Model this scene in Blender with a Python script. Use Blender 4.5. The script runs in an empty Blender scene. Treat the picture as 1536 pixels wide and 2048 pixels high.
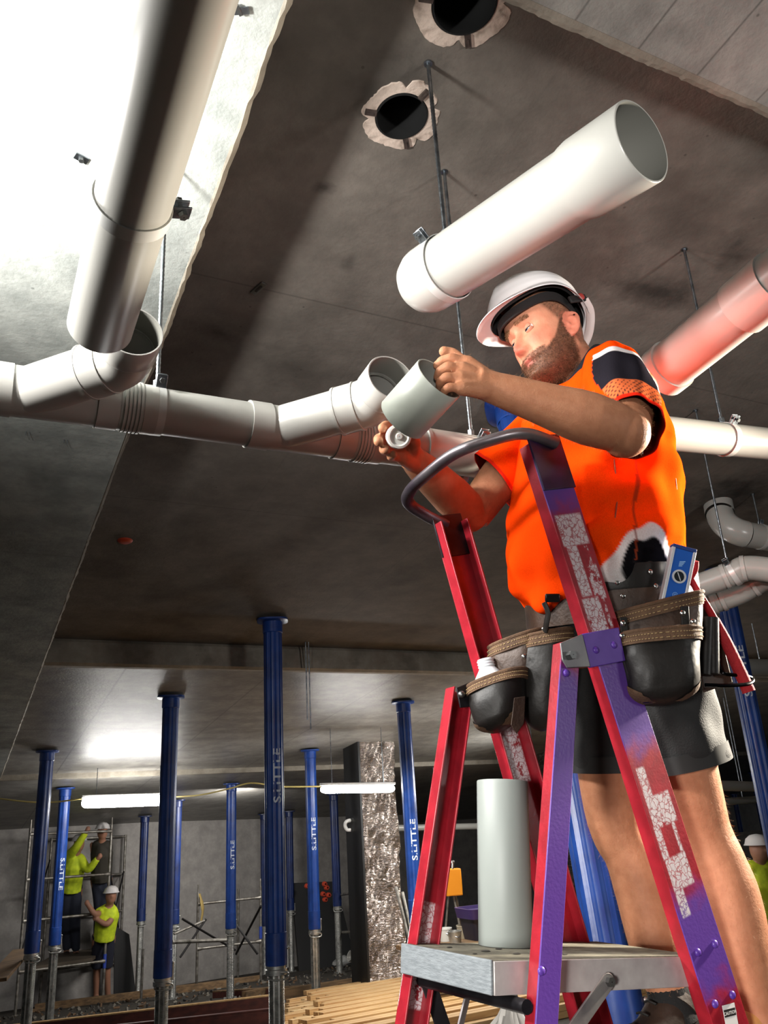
import bpy, math, random
import numpy as np
from mathutils import Matrix, Vector

random.seed(7)
rng = np.random.default_rng(11)
SC = bpy.context.scene
COL = SC.collection
PI = math.pi

# ------------------------------------------------------------------ camera
FPX, CX, CY = 1653.0, 768.0, 1024.0
def nrm(v):
    v = np.asarray(v, float)
    return v / np.linalg.norm(v)
def _cd(x, y): return np.array([(x - CX) / FPX, -(y - CY) / FPX, -1.0])
_X = nrm(_cd(4200, 1418))
_Z = nrm(_cd(493, -3523)); _Z = nrm(_Z - _X * (_Z @ _X))
_Z = _Z if _Z[1] > 0 else -_Z
_Y = np.cross(_Z, _X)
CM = np.array([_X, _Y, _Z])                 # camera -> world
EYE = np.array([0.0, 0.0, 0.0])
NC = np.array([0.0, 0.10413, 0.99456])      # normal of the sloping slabs (a car-park ramp)
DB = np.array([0.0, 0.99456, -0.10413])     # down-slope direction
XA = np.array([1.0, 0, 0]); YA = np.array([0, 1.0, 0]); ZA = np.array([0, 0, 1.0])
def ray(x, y): return CM @ _cd(x, y)
def at(x, y, d): return EYE + ray(x, y) * d                     # point seen at (x, y), d metres deep
def onp(x, y, h):                                               # point seen at (x, y) on the slab plane h
    r = ray(x, y); return r * (h / (NC @ r))
def slabz(y, h): return (h - 0.10413 * y) / 0.99456
def proj(p):
    q = CM.T @ np.asarray(p, float)
    return CX + FPX * q[0] / -q[2], CY - FPX * q[1] / -q[2], -q[2]

cam_d = bpy.data.cameras.new('camera')
cam = bpy.data.objects.new('camera', cam_d); COL.objects.link(cam)
cam_d.sensor_fit = 'VERTICAL'; cam_d.sensor_height = 24.0
cam_d.lens = FPX / 2048.0 * 24.0
cam_d.clip_start = 0.02; cam_d.clip_end = 200
m4 = Matrix(((CM[0, 0], CM[0, 1], CM[0, 2], EYE[0]), (CM[1, 0], CM[1, 1], CM[1, 2], EYE[1]),
             (CM[2, 0], CM[2, 1], CM[2, 2], EYE[2]), (0, 0, 0, 1)))
cam.matrix_world = m4
SC.camera = cam

# ------------------------------------------------------------------ world, exposure, large lamps
SC.view_settings.view_transform = 'Standard'
SC.view_settings.look = 'None'
SC.view_settings.gamma = 1.0
SC.view_settings.use_curve_mapping = False
SC.view_settings.exposure = 0.0
W = bpy.data.worlds.new('world'); SC.world = W
W.use_nodes = True
W.node_tree.nodes['Background'].inputs[0].default_value = (0.9, 0.95, 1.0, 1)
W.node_tree.nodes['Background'].inputs[1].default_value = 0.075

def lamp(name, loc, target, power, size, color=(1, 1, 1), spread=180, kind='AREA', blend=0.5):
    ld = bpy.data.lights.new(name, kind)
    ld.energy = power; ld.color = color
    if kind == 'AREA':
        ld.shape = 'DISK'; ld.size = size; ld.spread = math.radians(spread)
    else:
        ld.shadow_soft_size = size; ld.spot_size = math.radians(spread); ld.spot_blend = blend
    o = bpy.data.objects.new(name, ld); COL.objects.link(o)
    d = Vector(target) - Vector(loc)
    o.rotation_euler = d.to_track_quat('-Z', 'Y').to_euler()
    o.location = loc
    return o
# LED work lights just left of the picture, one tipped up at the soffit, one level
lamp('work_light_soffit', (-0.46, 1.15, 1.10), (-0.26, 1.55, 1.75), 50, 0.16, (1.0, 1.0, 0.97), 105)
lamp('work_light_left', (-0.80, 2.20, 1.36), (1.1, 1.5, 0.7), 32, 0.35, (1.0, 0.97, 0.93), 115)
lamp('pipe_fill_light', (-0.85, 1.25, 1.25), (0.6, 1.65, 0.80), 24, 0.25, (1.0, 0.98, 0.95), 110)  # extra lamp added to light the left sides of the pipes
lamp('head_fill_light', (-0.30, -0.60, 0.05), (1.20, 1.45, 1.28), 1.5, 0.15, (1.0, 0.98, 0.95), 24)  # added narrow fill on the plumber's hat and head, not a site fixture
# work light behind the plumber, right of the picture
lamp('work_light_right', (3.3, 1.15, 0.95), (1.4, 1.45, 0.5), 62, 0.25, (1.0, 0.90, 0.74), 62)
# work light low behind the photographer, and an added fill behind his right shoulder to brighten front band and pipes
lamp('work_light_behind', (-1.6, -0.8, -0.05), (1.05, 1.35, -1.0), 17, 0.5, (1.0, 0.97, 0.92), 56)
lamp('front_fill_light', (2.9, -1.4, 0.3), (2.7, 1.2, 1.7), 20, 0.5, (1.0, 0.98, 0.95), 95)
# unseen fill lamps added down the ramp to brighten timber and background
lamp('timber_fill_light', (3.4, 6.6, 0.75), (3.9, 7.2, -1.6), 34, 0.4, (1.0, 0.95, 0.86), 110)
lamp('mid_fill_light', (6.8, 9.2, 0.55), (4.5, 10.5, -1.6), 60, 0.6, (1.0, 0.98, 0.94), 170)
lamp('far_fill_light', (3.9, 12.6, 0.25), (3.4, 14.8, -1.0), 60, 0.6, (1.0, 0.97, 0.93), 170)

# ------------------------------------------------------------------ materials
def lin(c):
    c = c / 255.0
    return c / 12.92 if c <= 0.04045 else ((c + 0.055) / 1.055) ** 2.4
def rgb(r, g, b): return (lin(r), lin(g), lin(b), 1.0)

def mat(name, col, rough=0.5, metal=0.0, col2=None, scale=8.0, contrast=(0.35, 0.65), bump=0.0, bscale=40.0,
        detail=6.0, spec=0.5, coat=0.0, sss=0.0, attr=None, stretch=None, sheen=0.0, rough2=None):
    m = bpy.data.materials.new(name); m.use_nodes = True
    nt = m.node_tree; N = nt.nodes; L = nt.links
    b = N['Principled BSDF']
    b.inputs['Base Color'].default_value = col
    b.inputs['Roughness'].default_value = rough
    b.inputs['Metallic'].default_value = metal
    b.inputs['Specular IOR Level'].default_value = spec
    b.inputs['Coat Weight'].default_value = coat
    b.inputs['Sheen Weight'].default_value = sheen
    if sss:
        b.inputs['Subsurface Weight'].default_value = sss
        b.inputs['Subsurface Radius'].default_value = (0.9, 0.35, 0.2)
        b.inputs['Subsurface Scale'].default_value = 0.008
    tc = N.new('ShaderNodeTexCoord'); mp = N.new('ShaderNodeMapping')
    L.new(tc.outputs['Object'], mp.inputs['Vector'])
    if stretch: mp.inputs['Scale'].default_value = stretch
    src = None
    if attr:
        a = N.new('ShaderNodeAttribute'); a.attribute_name = attr
        src = a.outputs['Color']
        L.new(src, b.inputs['Base Color'])
    if col2 is not None:
        n = N.new('ShaderNodeTexNoise'); n.inputs['Scale'].default_value = scale; n.inputs['Detail'].default_value = detail
        L.new(mp.outputs['Vector'], n.inputs['Vector'])
        r = N.new('ShaderNodeMapRange'); r.inputs['From Min'].default_value = contrast[0]; r.inputs['From Max'].default_value = contrast[1]
        L.new(n.outputs['Fac'], r.inputs['Value'])
        mx = N.new('ShaderNodeMix'); mx.data_type = 'RGBA'
        L.new(r.outputs['Result'], mx.inputs['Factor'])
        if src is not None:
            mx.blend_type = 'MULTIPLY'
            L.new(src, mx.inputs['A']); mx.inputs['B'].default_value = col2
        else:
            mx.inputs['A'].default_value = col; mx.inputs['B'].default_value = col2
        L.new(mx.outputs['Result'], b.inputs['Base Color'])
        if rough2 is not None:
            r2 = N.new('ShaderNodeMapRange')
            r2.inputs['To Min'].default_value = rough; r2.inputs['To Max'].default_value = rough2
            L.new(r.outputs['Result'], r2.inputs['Value']); L.new(r2.outputs['Result'], b.inputs['Roughness'])
    if bump:
        n2 = N.new('ShaderNodeTexNoise'); n2.inputs['Scale'].default_value = bscale; n2.inputs['Detail'].default_value = 5
        L.new(mp.outputs['Vector'], n2.inputs['Vector'])
        bp = N.new('ShaderNodeBump'); bp.inputs['Strength'].default_value = bump; bp.inputs['Distance'].default_value = 0.01
        L.new(n2.outputs['Fac'], bp.inputs['Height']); L.new(bp.outputs['Normal'], b.inputs['Normal'])
    return m

def emit(name, col, strength):
    m = bpy.data.materials.new(name); m.use_nodes = True
    b = m.node_tree.nodes['Principled BSDF']
    b.inputs['Base Color'].default_value = col
    b.inputs['Emission Color'].default_value = col
    b.inputs['Emission Strength'].default_value = strength
    return m

def concrete(name, ca, cb, cstain, lines=(), rough=0.75, lw=0.006, patch=1.6, spots=()):
    """board-marked concrete: two-scale mottling, dark stains, pitting, form joints at given x or y"""
    m = bpy.data.materials.new(name); m.use_nodes = True
    nt = m.node_tree; N = nt.nodes; L = nt.links; b = N['Principled BSDF']
    tc = N.new('ShaderNodeTexCoord')
    def noise(sc, det=6, rgh=0.6, vec=None):
        n = N.new('ShaderNodeTexNoise'); n.inputs['Scale'].default_value = sc; n.inputs['Detail'].default_value = det
        n.inputs['Roughness'].default_value = rgh
        L.new(vec or tc.outputs['Object'], n.inputs['Vector']); return n.outputs['Fac']
    def mr(x, a, c, lo=0.0, hi=1.0):
        r = N.new('ShaderNodeMapRange'); r.inputs['From Min'].default_value = a; r.inputs['From Max'].default_value = c
        r.inputs['To Min'].default_value = lo; r.inputs['To Max'].default_value = hi
        L.new(x, r.inputs['Value']); return r.outputs['Result']
    def mix(f, A, B, mode='MIX'):
        x = N.new('ShaderNodeMix'); x.data_type = 'RGBA'; x.blend_type = mode
        L.new(f, x.inputs['Factor'])
        for s, v in (('A', A), ('B', B)):
            if isinstance(v, tuple): x.inputs[s].default_value = v
            else: L.new(v, x.inputs[s])
        return x.outputs['Result']
    c = mix(mr(noise(5.5), 0.35, 0.65), ca, cb)
    c = mix(mr(noise(22, 8, 0.7), 0.42, 0.75, 0, 0.35), c, cb)
    c = mix(mr(noise(patch, 5, 0.55), 0.54, 0.76, 0, 0.75), c, cstain)
    v = N.new('ShaderNodeTexVoronoi'); v.inputs['Scale'].default_value = 9.0
    L.new(tc.outputs['Object'], v.inputs['Vector'])
    c = mix(mr(v.outputs['Distance'], 0.03, 0.055, 0.6, 0.0), c, cstain)
    sp = N.new('ShaderNodeSeparateXYZ'); L.new(tc.outputs['Object'], sp.inputs[0])
    for ax, v0, strength in lines:
        s = N.new('ShaderNodeMath'); s.operation = 'SUBTRACT'; L.new(sp.outputs[ax], s.inputs[0]); s.inputs[1].default_value = v0
        a = N.new('ShaderNodeMath'); a.operation = 'ABSOLUTE'; L.new(s.outputs[0], a.inputs[0])
        f = mr(a.outputs[0], 0.0, lw, strength, 0.0)
        c = mix(f, c, cstain)
    nz_ = noise(7, 6, .65)
    for sx, sy, rx, ry, st in spots:                      # old damp smudges with a shape of their own
        mp = N.new('ShaderNodeMapping'); mp.inputs['Location'].default_value = (-sx / rx, -sy / ry, 0); mp.inputs['Scale'].default_value = (1 / rx, 1 / ry, 0)
        L.new(tc.outputs['Object'], mp.inputs[0])
        ln = N.new('ShaderNodeVectorMath'); ln.operation = 'LENGTH'; L.new(mp.outputs[0], ln.inputs[0])
        ad = N.new('ShaderNodeMath'); ad.operation = 'MULTIPLY_ADD'; L.new(nz_, ad.inputs[0]); ad.inputs[1].default_value = 2.2; L.new(ln.outputs['Value'], ad.inputs[2])
        c = mix(mr(ad.outputs[0], 1.15, 2.1, st, 0.0), c, tuple(v * .45 for v in cstain[:3]) + (1,))
    L.new(c, b.inputs['Base Color'])
    b.inputs['Roughness'].default_value = rough
    b.inputs['Specular IOR Level'].default_value = 0.35
    bp = N.new('ShaderNodeBump'); bp.inputs['Strength'].default_value = 0.25; bp.inputs['Distance'].default_value = 0.01
    L.new(noise(45, 6), bp.inputs['Height']); L.new(bp.outputs['Normal'], b.inputs['Normal'])
    return m

# ------------------------------------------------------------------ mesh helpers
class MB:
    def __init__(s): s.v = []; s.f = []; s.m = []; s.n = 0
    def add(s, v, f, mi=0):
        o = s.n
        v = np.asarray(v, float).reshape(-1, 3)
        s.v.append(v); s.n += len(v)
        s.f += [tuple(i + o for i in q) for q in f]; s.m += [mi] * len(f)
        return s
    def verts(s): return np.concatenate(s.v)
    def build(s, name, mats, root=None, parent=None, smooth=True, bevel=0.0, angle=40, seg=2):
        if not isinstance(mats, (list, tuple)): mats = [mats]
        me = bpy.data.meshes.new(name)
        V = s.verts()
        if root is not None: V = V - np.array(root['o'])
        me.from_pydata(V.tolist(), [], s.f)
        for x in mats: me.materials.append(x)
        me.polygons.foreach_set('material_index', s.m)
        me.update()
        if smooth:
            me.polygons.foreach_set('use_smooth', [True] * len(me.polygons))
            try: me.set_sharp_from_angle(angle=math.radians(angle))
            except Exception: pass
        ob = bpy.data.objects.new(name, me); COL.objects.link(ob)
        if bevel:
            bm_ = ob.modifiers.new('bevel', 'BEVEL'); bm_.width = bevel; bm_.segments = seg; bm_.limit_method = 'ANGLE'
        if parent is not None: ob.parent = parent
        elif root is not None: ob.parent = root['e']
        return ob

def thing(name, label, cat, o=(0, 0, 0), group=None):
    e = bpy.data.objects.new(name, None); COL.objects.link(e)
    e.empty_display_size = 0.05
    e.location = tuple(float(x) for x in o)
    e['label'] = label; e['category'] = cat
    if group: e['group'] = group
    return {'e': e, 'o': tuple(float(x) for x in o)}
def tag(o, label, cat, group=None, kind=None):
    o['label'] = label; o['category'] = cat
    if group: o['group'] = group
    if kind: o['kind'] = kind
    return o
def struct(o):
    o['kind'] = 'structure'; return o
def dup(e, loc, rotz=0.0, label=None):
    r = e.copy(); COL.objects.link(r); r.location = loc; r.rotation_euler = (0, 0, rotz)
    if label: r['label'] = label
    for ch in e.children:
        c = ch.copy(); COL.objects.link(c); c.parent = r
        for g in ch.children:
            d = g.copy(); COL.objects.link(d); d.parent = c
    return r

def loft(rings, cap0=True, cap1=True, closed=True):
    R = [np.asarray(r, float) for r in rings]; n = len(R[0]); V = np.concatenate(R); F = []
    for i in range(len(R) - 1):
        for j in range(n if closed else n - 1):
            k = (j + 1) % n
            F.append((i * n + j, i * n + k, (i + 1) * n + k, (i + 1) * n + j))
    if closed and cap0: F.append(tuple(range(n))[::-1])
    if closed and cap1: F.append(tuple((len(R) - 1) * n + j for j in range(n)))
    return V, F
def ring(c, a, b, ra, rb, n=24, p=2.0, ph=0.0):
    t = np.linspace(0, 2 * PI, n, endpoint=False) + ph
    ct, st = np.cos(t), np.sin(t)
    x = np.sign(ct) * np.abs(ct) ** (2 / p) * ra; y = np.sign(st) * np.abs(st) ** (2 / p) * rb
    return np.asarray(c, float) + np.outer(x, a) + np.outer(y, b)
def frame(d, up=None):
    d = nrm(d)
    up = np.array([0, 0, 1.0]) if up is None else np.asarray(up, float)
    if abs(d @ nrm(up)) > 0.97: up = np.array([0, 1.0, 0])
    a = nrm(np.cross(up, d)); return a, np.cross(d, a)
def smoothpath(pts, k=6):
    P = np.asarray(pts, float)
    if len(P) < 3: return np.array([P[0] + (P[-1] - P[0]) * t for t in np.linspace(0, 1, k + 1)])
    Q = np.vstack([2 * P[0] - P[1], P, 2 * P[-1] - P[-2]]); out = []
    for i in range(1, len(Q) - 2):
        p0, p1, p2, p3 = Q[i - 1], Q[i], Q[i + 1], Q[i + 2]
        for t in np.linspace(0, 1, k, endpoint=False):
            out.append(0.5 * (2 * p1 + (p2 - p0) * t + (2 * p0 - 5 * p1 + 4 * p2 - p3) * t * t + (3 * p1 - p0 - 3 * p2 + p3) * t ** 3))
    out.append(P[-1]); return np.array(out)
def tube(path, r, n=16, cap=True, up=None, flat=1.0):
    P = np.asarray(path, float); k = len(P)
    r = np.full(k, r) if np.isscalar(r) else np.asarray(r, float)
    T = np.gradient(P, axis=0); T = T / np.linalg.norm(T, axis=1)[:, None]
    a, b = frame(T[0], up); R = []
    for i in range(k):
        a = a - T[i] * (a @ T[i]); a = a / np.linalg.norm(a); b = np.cross(T[i], a)
        R.append(ring(P[i], a, b, r[i], r[i] * flat, n))
    return loft(R, cap, cap)
def lathe(prof, o, axis, n=32, closedprof=False, up=None):
    """prof: list of (radius, distance along axis)"""
    ax = nrm(axis); a, b = frame(ax, up); o = np.asarray(o, float)
    R = [ring(o + ax * h, a, b, max(r, 1e-5), max(r, 1e-5), n) for r, h in prof]
    if closedprof: R.append(R[0])
    return loft(R, False, False)
def box(c, h, ax=None):
    c = np.asarray(c, float); A = np.eye(3) if ax is None else np.array([np.asarray(x, float) for x in ax])
    V = [c + sx * h[0] * A[0] + sy * h[1] * A[1] + sz * h[2] * A[2] for sx in (-1, 1) for sy in (-1, 1) for sz in (-1, 1)]
    F = [(0, 1, 3, 2), (4, 6, 7, 5), (0, 4, 5, 1), (2, 3, 7, 6), (0, 2, 6, 4), (1, 5, 7, 3)]
    if np.dot(np.cross(A[0], A[1]), A[2]) < 0: F = [q[::-1] for q in F]
    return V, F
def prism(poly, o, ux, uy, w, d0, d1):
    o = np.asarray(o, float); n = len(poly)
    A = [o + np.asarray(ux) * p[0] + np.asarray(uy) * p[1] + np.asarray(w) * d0 for p in poly]
    B = [o + np.asarray(ux) * p[0] + np.asarray(uy) * p[1] + np.asarray(w) * d1 for p in poly]
    F = [tuple(range(n))[::-1], tuple(range(n, 2 * n))] + [(i, (i + 1) % n, n + (i + 1) % n, n + i) for i in range(n)]
    if np.dot(np.cross(ux, uy), w) * (d1 - d0) < 0: F = [q[::-1] for q in F]
    return A + B, F
def bar(a, b, w, t, up=None):
    a = np.asarray(a, float); b = np.asarray(b, float); d = b - a; L_ = np.linalg.norm(d)
    u, v = frame(d, up)
    return box((a + b) / 2, (L_ / 2, w / 2, t / 2), (d / L_, u, v))
def rod(a, b, r, n=10): return tube(np.array([np.asarray(a, float), np.asarray(b, float)]), r, n)
def sphere(c, r, n=16, m=10, ax=None):
    c = np.asarray(c, float); r = (r, r, r) if np.isscalar(r) else r
    A = np.eye(3) if ax is None else np.array(ax, float)
    R = []
    for i in range(m + 1):
        t = PI * i / m; s = max(math.sin(t), 1e-4)
        R.append(ring(c + A[2] * r[2] * -math.cos(t), A[0], A[1], r[0] * s, r[1] * s, n))
    return loft(R, False, False)
def evalmesh(ob):
    dg = bpy.context.evaluated_depsgraph_get()
    return bpy.data.meshes.new_from_object(ob.evaluated_get(dg), depsgraph=dg)
def remesh(ob, voxel, smooth=2, factor=0.5):
    r = ob.modifiers.new('r', 'REMESH'); r.mode = 'VOXEL'; r.voxel_size = voxel
    if smooth:
        s = ob.modifiers.new('s', 'SMOOTH'); s.iterations = smooth; s.factor = factor
    me = evalmesh(ob); mats = list(ob.data.materials)
    ob.modifiers.clear(); old = ob.data; ob.data = me; bpy.data.meshes.remove(old)
    me.materials.clear()
    for x in mats: me.materials.append(x)
    me.polygons.foreach_set('use_smooth', [True] * len(me.polygons))
    return ob
def coords(me):
    a = np.empty(len(me.vertices) * 3); me.vertices.foreach_get('co', a); return a.reshape(-1, 3)
def normals(me):
    a = np.empty(len(me.vertices) * 3); me.vertices.foreach_get('normal', a); return a.reshape(-1, 3)
def setcol(me, C, name='Col'):
    at_ = me.color_attributes.new(name, 'FLOAT_COLOR', 'POINT')
    C = np.asarray(C, float)
    if C.shape[1] == 3: C = np.hstack([C, np.ones((len(C), 1))])
    at_.data.foreach_set('color', C.ravel())
def sst(a, b, x):
    t = np.clip((x - a) / (b - a), 0, 1); return t * t * (3 - 2 * t)
def textmesh(s, size, align='LEFT'):
    c = bpy.data.curves.new('t', 'FONT'); c.body = s; c.size = size; c.align_x = align; c.resolution_u = 3; c.offset = size * .018
    o = bpy.data.objects.new('t', c); COL.objects.link(o)
    dg = bpy.context.evaluated_depsgraph_get()
    me = bpy.data.meshes.new_from_object(o.evaluated_get(dg), depsgraph=dg)
    V = coords(me); F = [tuple(p.vertices) for p in me.polygons]
    bpy.data.objects.remove(o); bpy.data.curves.remove(c); bpy.data.meshes.remove(me)
    return V, F

def upto(p, py):
    """height above p at which a plumb line from p reaches picture row py"""
    lo, hi = -6.0, 6.0
    for _ in range(50):
        m = (lo + hi) / 2
        if proj(np.asarray(p) + ZA * m)[1] > py: lo = m
        else: hi = m
    return lo
def sl(x, s, h): return XA * x + DB * s + NC * h          # slab coordinates -> world
FLOOR_H, H1, H2, H3, HL, HF = -0.92, 2.05, 1.85, 1.79, 1.80, 1.93
def floor_at(x, y): return np.array([x, y, slabz(y, FLOOR_H)])

# ------------------------------------------------------------------ setting
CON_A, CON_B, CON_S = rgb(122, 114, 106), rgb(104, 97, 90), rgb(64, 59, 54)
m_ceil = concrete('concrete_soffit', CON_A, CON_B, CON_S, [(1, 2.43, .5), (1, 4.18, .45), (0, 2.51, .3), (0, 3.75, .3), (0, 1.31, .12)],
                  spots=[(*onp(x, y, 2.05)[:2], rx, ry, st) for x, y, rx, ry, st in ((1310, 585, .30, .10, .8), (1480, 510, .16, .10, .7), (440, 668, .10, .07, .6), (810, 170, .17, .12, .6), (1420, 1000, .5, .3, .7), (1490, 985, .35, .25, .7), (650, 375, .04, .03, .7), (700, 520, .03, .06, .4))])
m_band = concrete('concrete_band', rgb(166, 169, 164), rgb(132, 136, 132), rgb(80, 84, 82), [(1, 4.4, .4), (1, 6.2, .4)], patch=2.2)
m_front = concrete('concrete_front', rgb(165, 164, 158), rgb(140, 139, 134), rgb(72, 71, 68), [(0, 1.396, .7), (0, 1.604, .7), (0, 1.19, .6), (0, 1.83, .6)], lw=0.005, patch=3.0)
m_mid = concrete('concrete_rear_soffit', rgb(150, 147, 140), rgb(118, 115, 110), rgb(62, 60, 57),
                 [(0, 1.1, .7), (0, 2.3, .5), (0, 3.5, .5), (0, 4.7, .5), (0, 5.9, .5), (1, 7.6, .6), (1, 8.8, .6), (1, 10.0, .6)], rough=0.42, lw=0.012, patch=0.9)
m_edge = concrete('concrete_edge', rgb(158, 151, 138), rgb(132, 125, 113), rgb(92, 84, 74), patch=4)
m_wall = concrete('concrete_wall', rgb(168, 163, 158), rgb(146, 142, 138), rgb(100, 98, 96), patch=0.8)
m_floor = concrete('concrete_floor', rgb(62, 57, 50), rgb(46, 42, 37), rgb(26, 24, 22), patch=1.2, rough=0.85)

def slab(name, x0, x1, s0, s1, h0, h1, m):
    c = sl((x0 + x1) / 2, (s0 + s1) / 2, (h0 + h1) / 2)
    b = MB(); b.add(*box(c, ((x1 - x0) / 2, (s1 - s0) / 2, abs(h1 - h0) / 2), (XA, DB, NC)))
    return struct(b.build(name, m, smooth=False))
floor = slab('floor', -7, 26, -5, 24, FLOOR_H - 0.2, FLOOR_H, m_floor)

# main soffit with two cored holes
S_FRONT = 0.93
hole_c = [onp(803, 232, H1), onp(929, 6, H1)]
hole_r = [0.077, 0.085]
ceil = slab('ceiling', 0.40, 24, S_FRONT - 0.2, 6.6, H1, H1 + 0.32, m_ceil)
for c, r in zip(hole_c, hole_r):
    b = MB(); b.add(*loft([ring(c - NC * 0.05, XA, DB, r, r, 48), ring(c + NC * 0.6, XA, DB, r, r, 48)]))
    cut = b.build('cutter', m_ceil, smooth=False)
    bo = ceil.modifiers.new('hole', 'BOOLEAN'); bo.object = cut; bo.operation = 'DIFFERENCE'; bo.solver = 'EXACT'
me_ = evalmesh(ceil); ceil.modifiers.clear(); ceil.data = me_
for o in [o for o in bpy.data.objects if o.name.startswith('cutter')]: bpy.data.objects.remove(o)

def ragged(n, amp): return rng.normal(0, amp, n)
def band_prism(name, prof, s0, s1, m, n=2):
    """prof: (x, h) profile extruded down-slope"""
    R = [[sl(x, s, h) for x, h in prof] for s in np.linspace(s0, s1, n)]
    b = MB(); b.add(*loft(R)); return struct(b.build(name, m, smooth=False))
XE = 0.47
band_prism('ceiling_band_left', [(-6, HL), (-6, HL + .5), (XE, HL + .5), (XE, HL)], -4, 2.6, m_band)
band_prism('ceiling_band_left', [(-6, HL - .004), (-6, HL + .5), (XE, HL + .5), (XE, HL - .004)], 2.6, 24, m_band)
# ragged grout fillet along the band edge
R = []
for s in np.linspace(-1, 22, 900):
    j = rng.normal(0, .0022) + .002 * math.sin(s * 9) + .0015 * math.sin(s * 31)
    w = .030 if s < 3 else .026
    R.append([sl(XE - .001, s, HL - .0005), sl(XE + .005 + j * .6, s, HL - .002), sl(XE + w * .75 + j, s, HL + w * .75 + j), sl(XE + w * .8, s, HL + .05), sl(XE - .001, s, HL + .05)])
b = MB(); b.add(*loft(R)); struct(b.build('trim_1', m_edge, smooth=False))
# band in front of the plumber (top right corner of the picture)
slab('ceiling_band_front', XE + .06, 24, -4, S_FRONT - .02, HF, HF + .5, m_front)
R = []
for x in np.linspace(.55, 8, 500):
    j = rng.normal(0, .0012) + .001 * math.sin(x * 23)
    R.append([sl(x, S_FRONT - .021, HF - .0005), sl(x, S_FRONT - .021, HF + .06), sl(x, S_FRONT + .012 + j, HF + .06), sl(x, S_FRONT + .010 + j, HF + .008), sl(x, S_FRONT - .005 + j, HF - .001)])
b = MB(); b.add(*loft(R)); struct(b.build('trim_2', m_edge, smooth=False))
# lower soffits further down the ramp, each with a pale step face
slab('ceiling_rear', XE, 24, 6.46, 11.22, H2, H2 + .4, m_mid)
b = MB(); R = []
for x in np.linspace(XE, 24, 300):
    j = rng.normal(0, .004)
    R.append([sl(x, 6.44 + j * .4, H2 - .004), sl(x, 6.40 + j * .3, H2 + .01), sl(x, 6.41 + j * .2, H1 - .025), sl(x, 6.43, H1 + .01), sl(x, 6.5, H1 + .01), sl(x, 6.5, H2)])
b.add(*loft(R)); struct(b.build('trim_3', m_edge, smooth=False))
slab('ceiling_far', XE, 24, 11.22, 24, H3, H3 + .6, m_mid)
b = MB(); b.add(*box(sl(12.2, 11.2, (H2 + H3) / 2), (11.8, .03, (H2 - H3) / 2 + .002), (XA, DB, NC)))
struct(b.build('trim_4', m_edge, smooth=False))

def wallseg(name, p, q, th, m, h0=FLOOR_H - .1, h1=H3 + .2, z0=None):
    p = np.array([p[0], p[1], 0.]); q = np.array([q[0], q[1], 0.]); d = nrm(q - p); nn = np.array([-d[1], d[0], 0])
    P = [p, q, q + nn * th, p + nn * th]
    b = MB(); b.add(*loft([[x + ZA * slabz(x[1], h0) for x in P], [x + ZA * slabz(x[1], h1) for x in P]]))
    return struct(b.build(name, m, smooth=False))
wallseg('wall_left', (-4.5, 16.0), (3.3, 16.45), .3, m_wall)
wallseg('wall_back', (3.3, 16.45), (9.3, 17.9), .3, m_wall)
wallseg('wall_back', (9.3, 20), (26, 20), .3, m_wall)
wallseg('wall_right', (11.2, 12.5), (26, 12.5), .25, m_wall, h1=.55)

# ------------------------------------------------------------------ materials of the pipes and metalwork
m_pvc = mat('grey_pvc', rgb(168, 167, 161), .32, col2=rgb(158, 157, 151), scale=3, spec=.5)
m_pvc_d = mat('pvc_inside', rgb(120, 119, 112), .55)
m_pvc_c = mat('pvc_fitting', rgb(174, 172, 166), .28)
m_zinc = mat('zinc', rgb(170, 176, 182), .32, 1.0, col2=rgb(120, 126, 132), scale=30, bump=.15, bscale=90)
m_zincd = mat('zinc_dark', rgb(120, 122, 122), .42, 1.0)
m_black = mat('black_plastic', rgb(14, 14, 15), .45)
m_dark = mat('black_void', rgb(6, 6, 6), .9)

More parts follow.
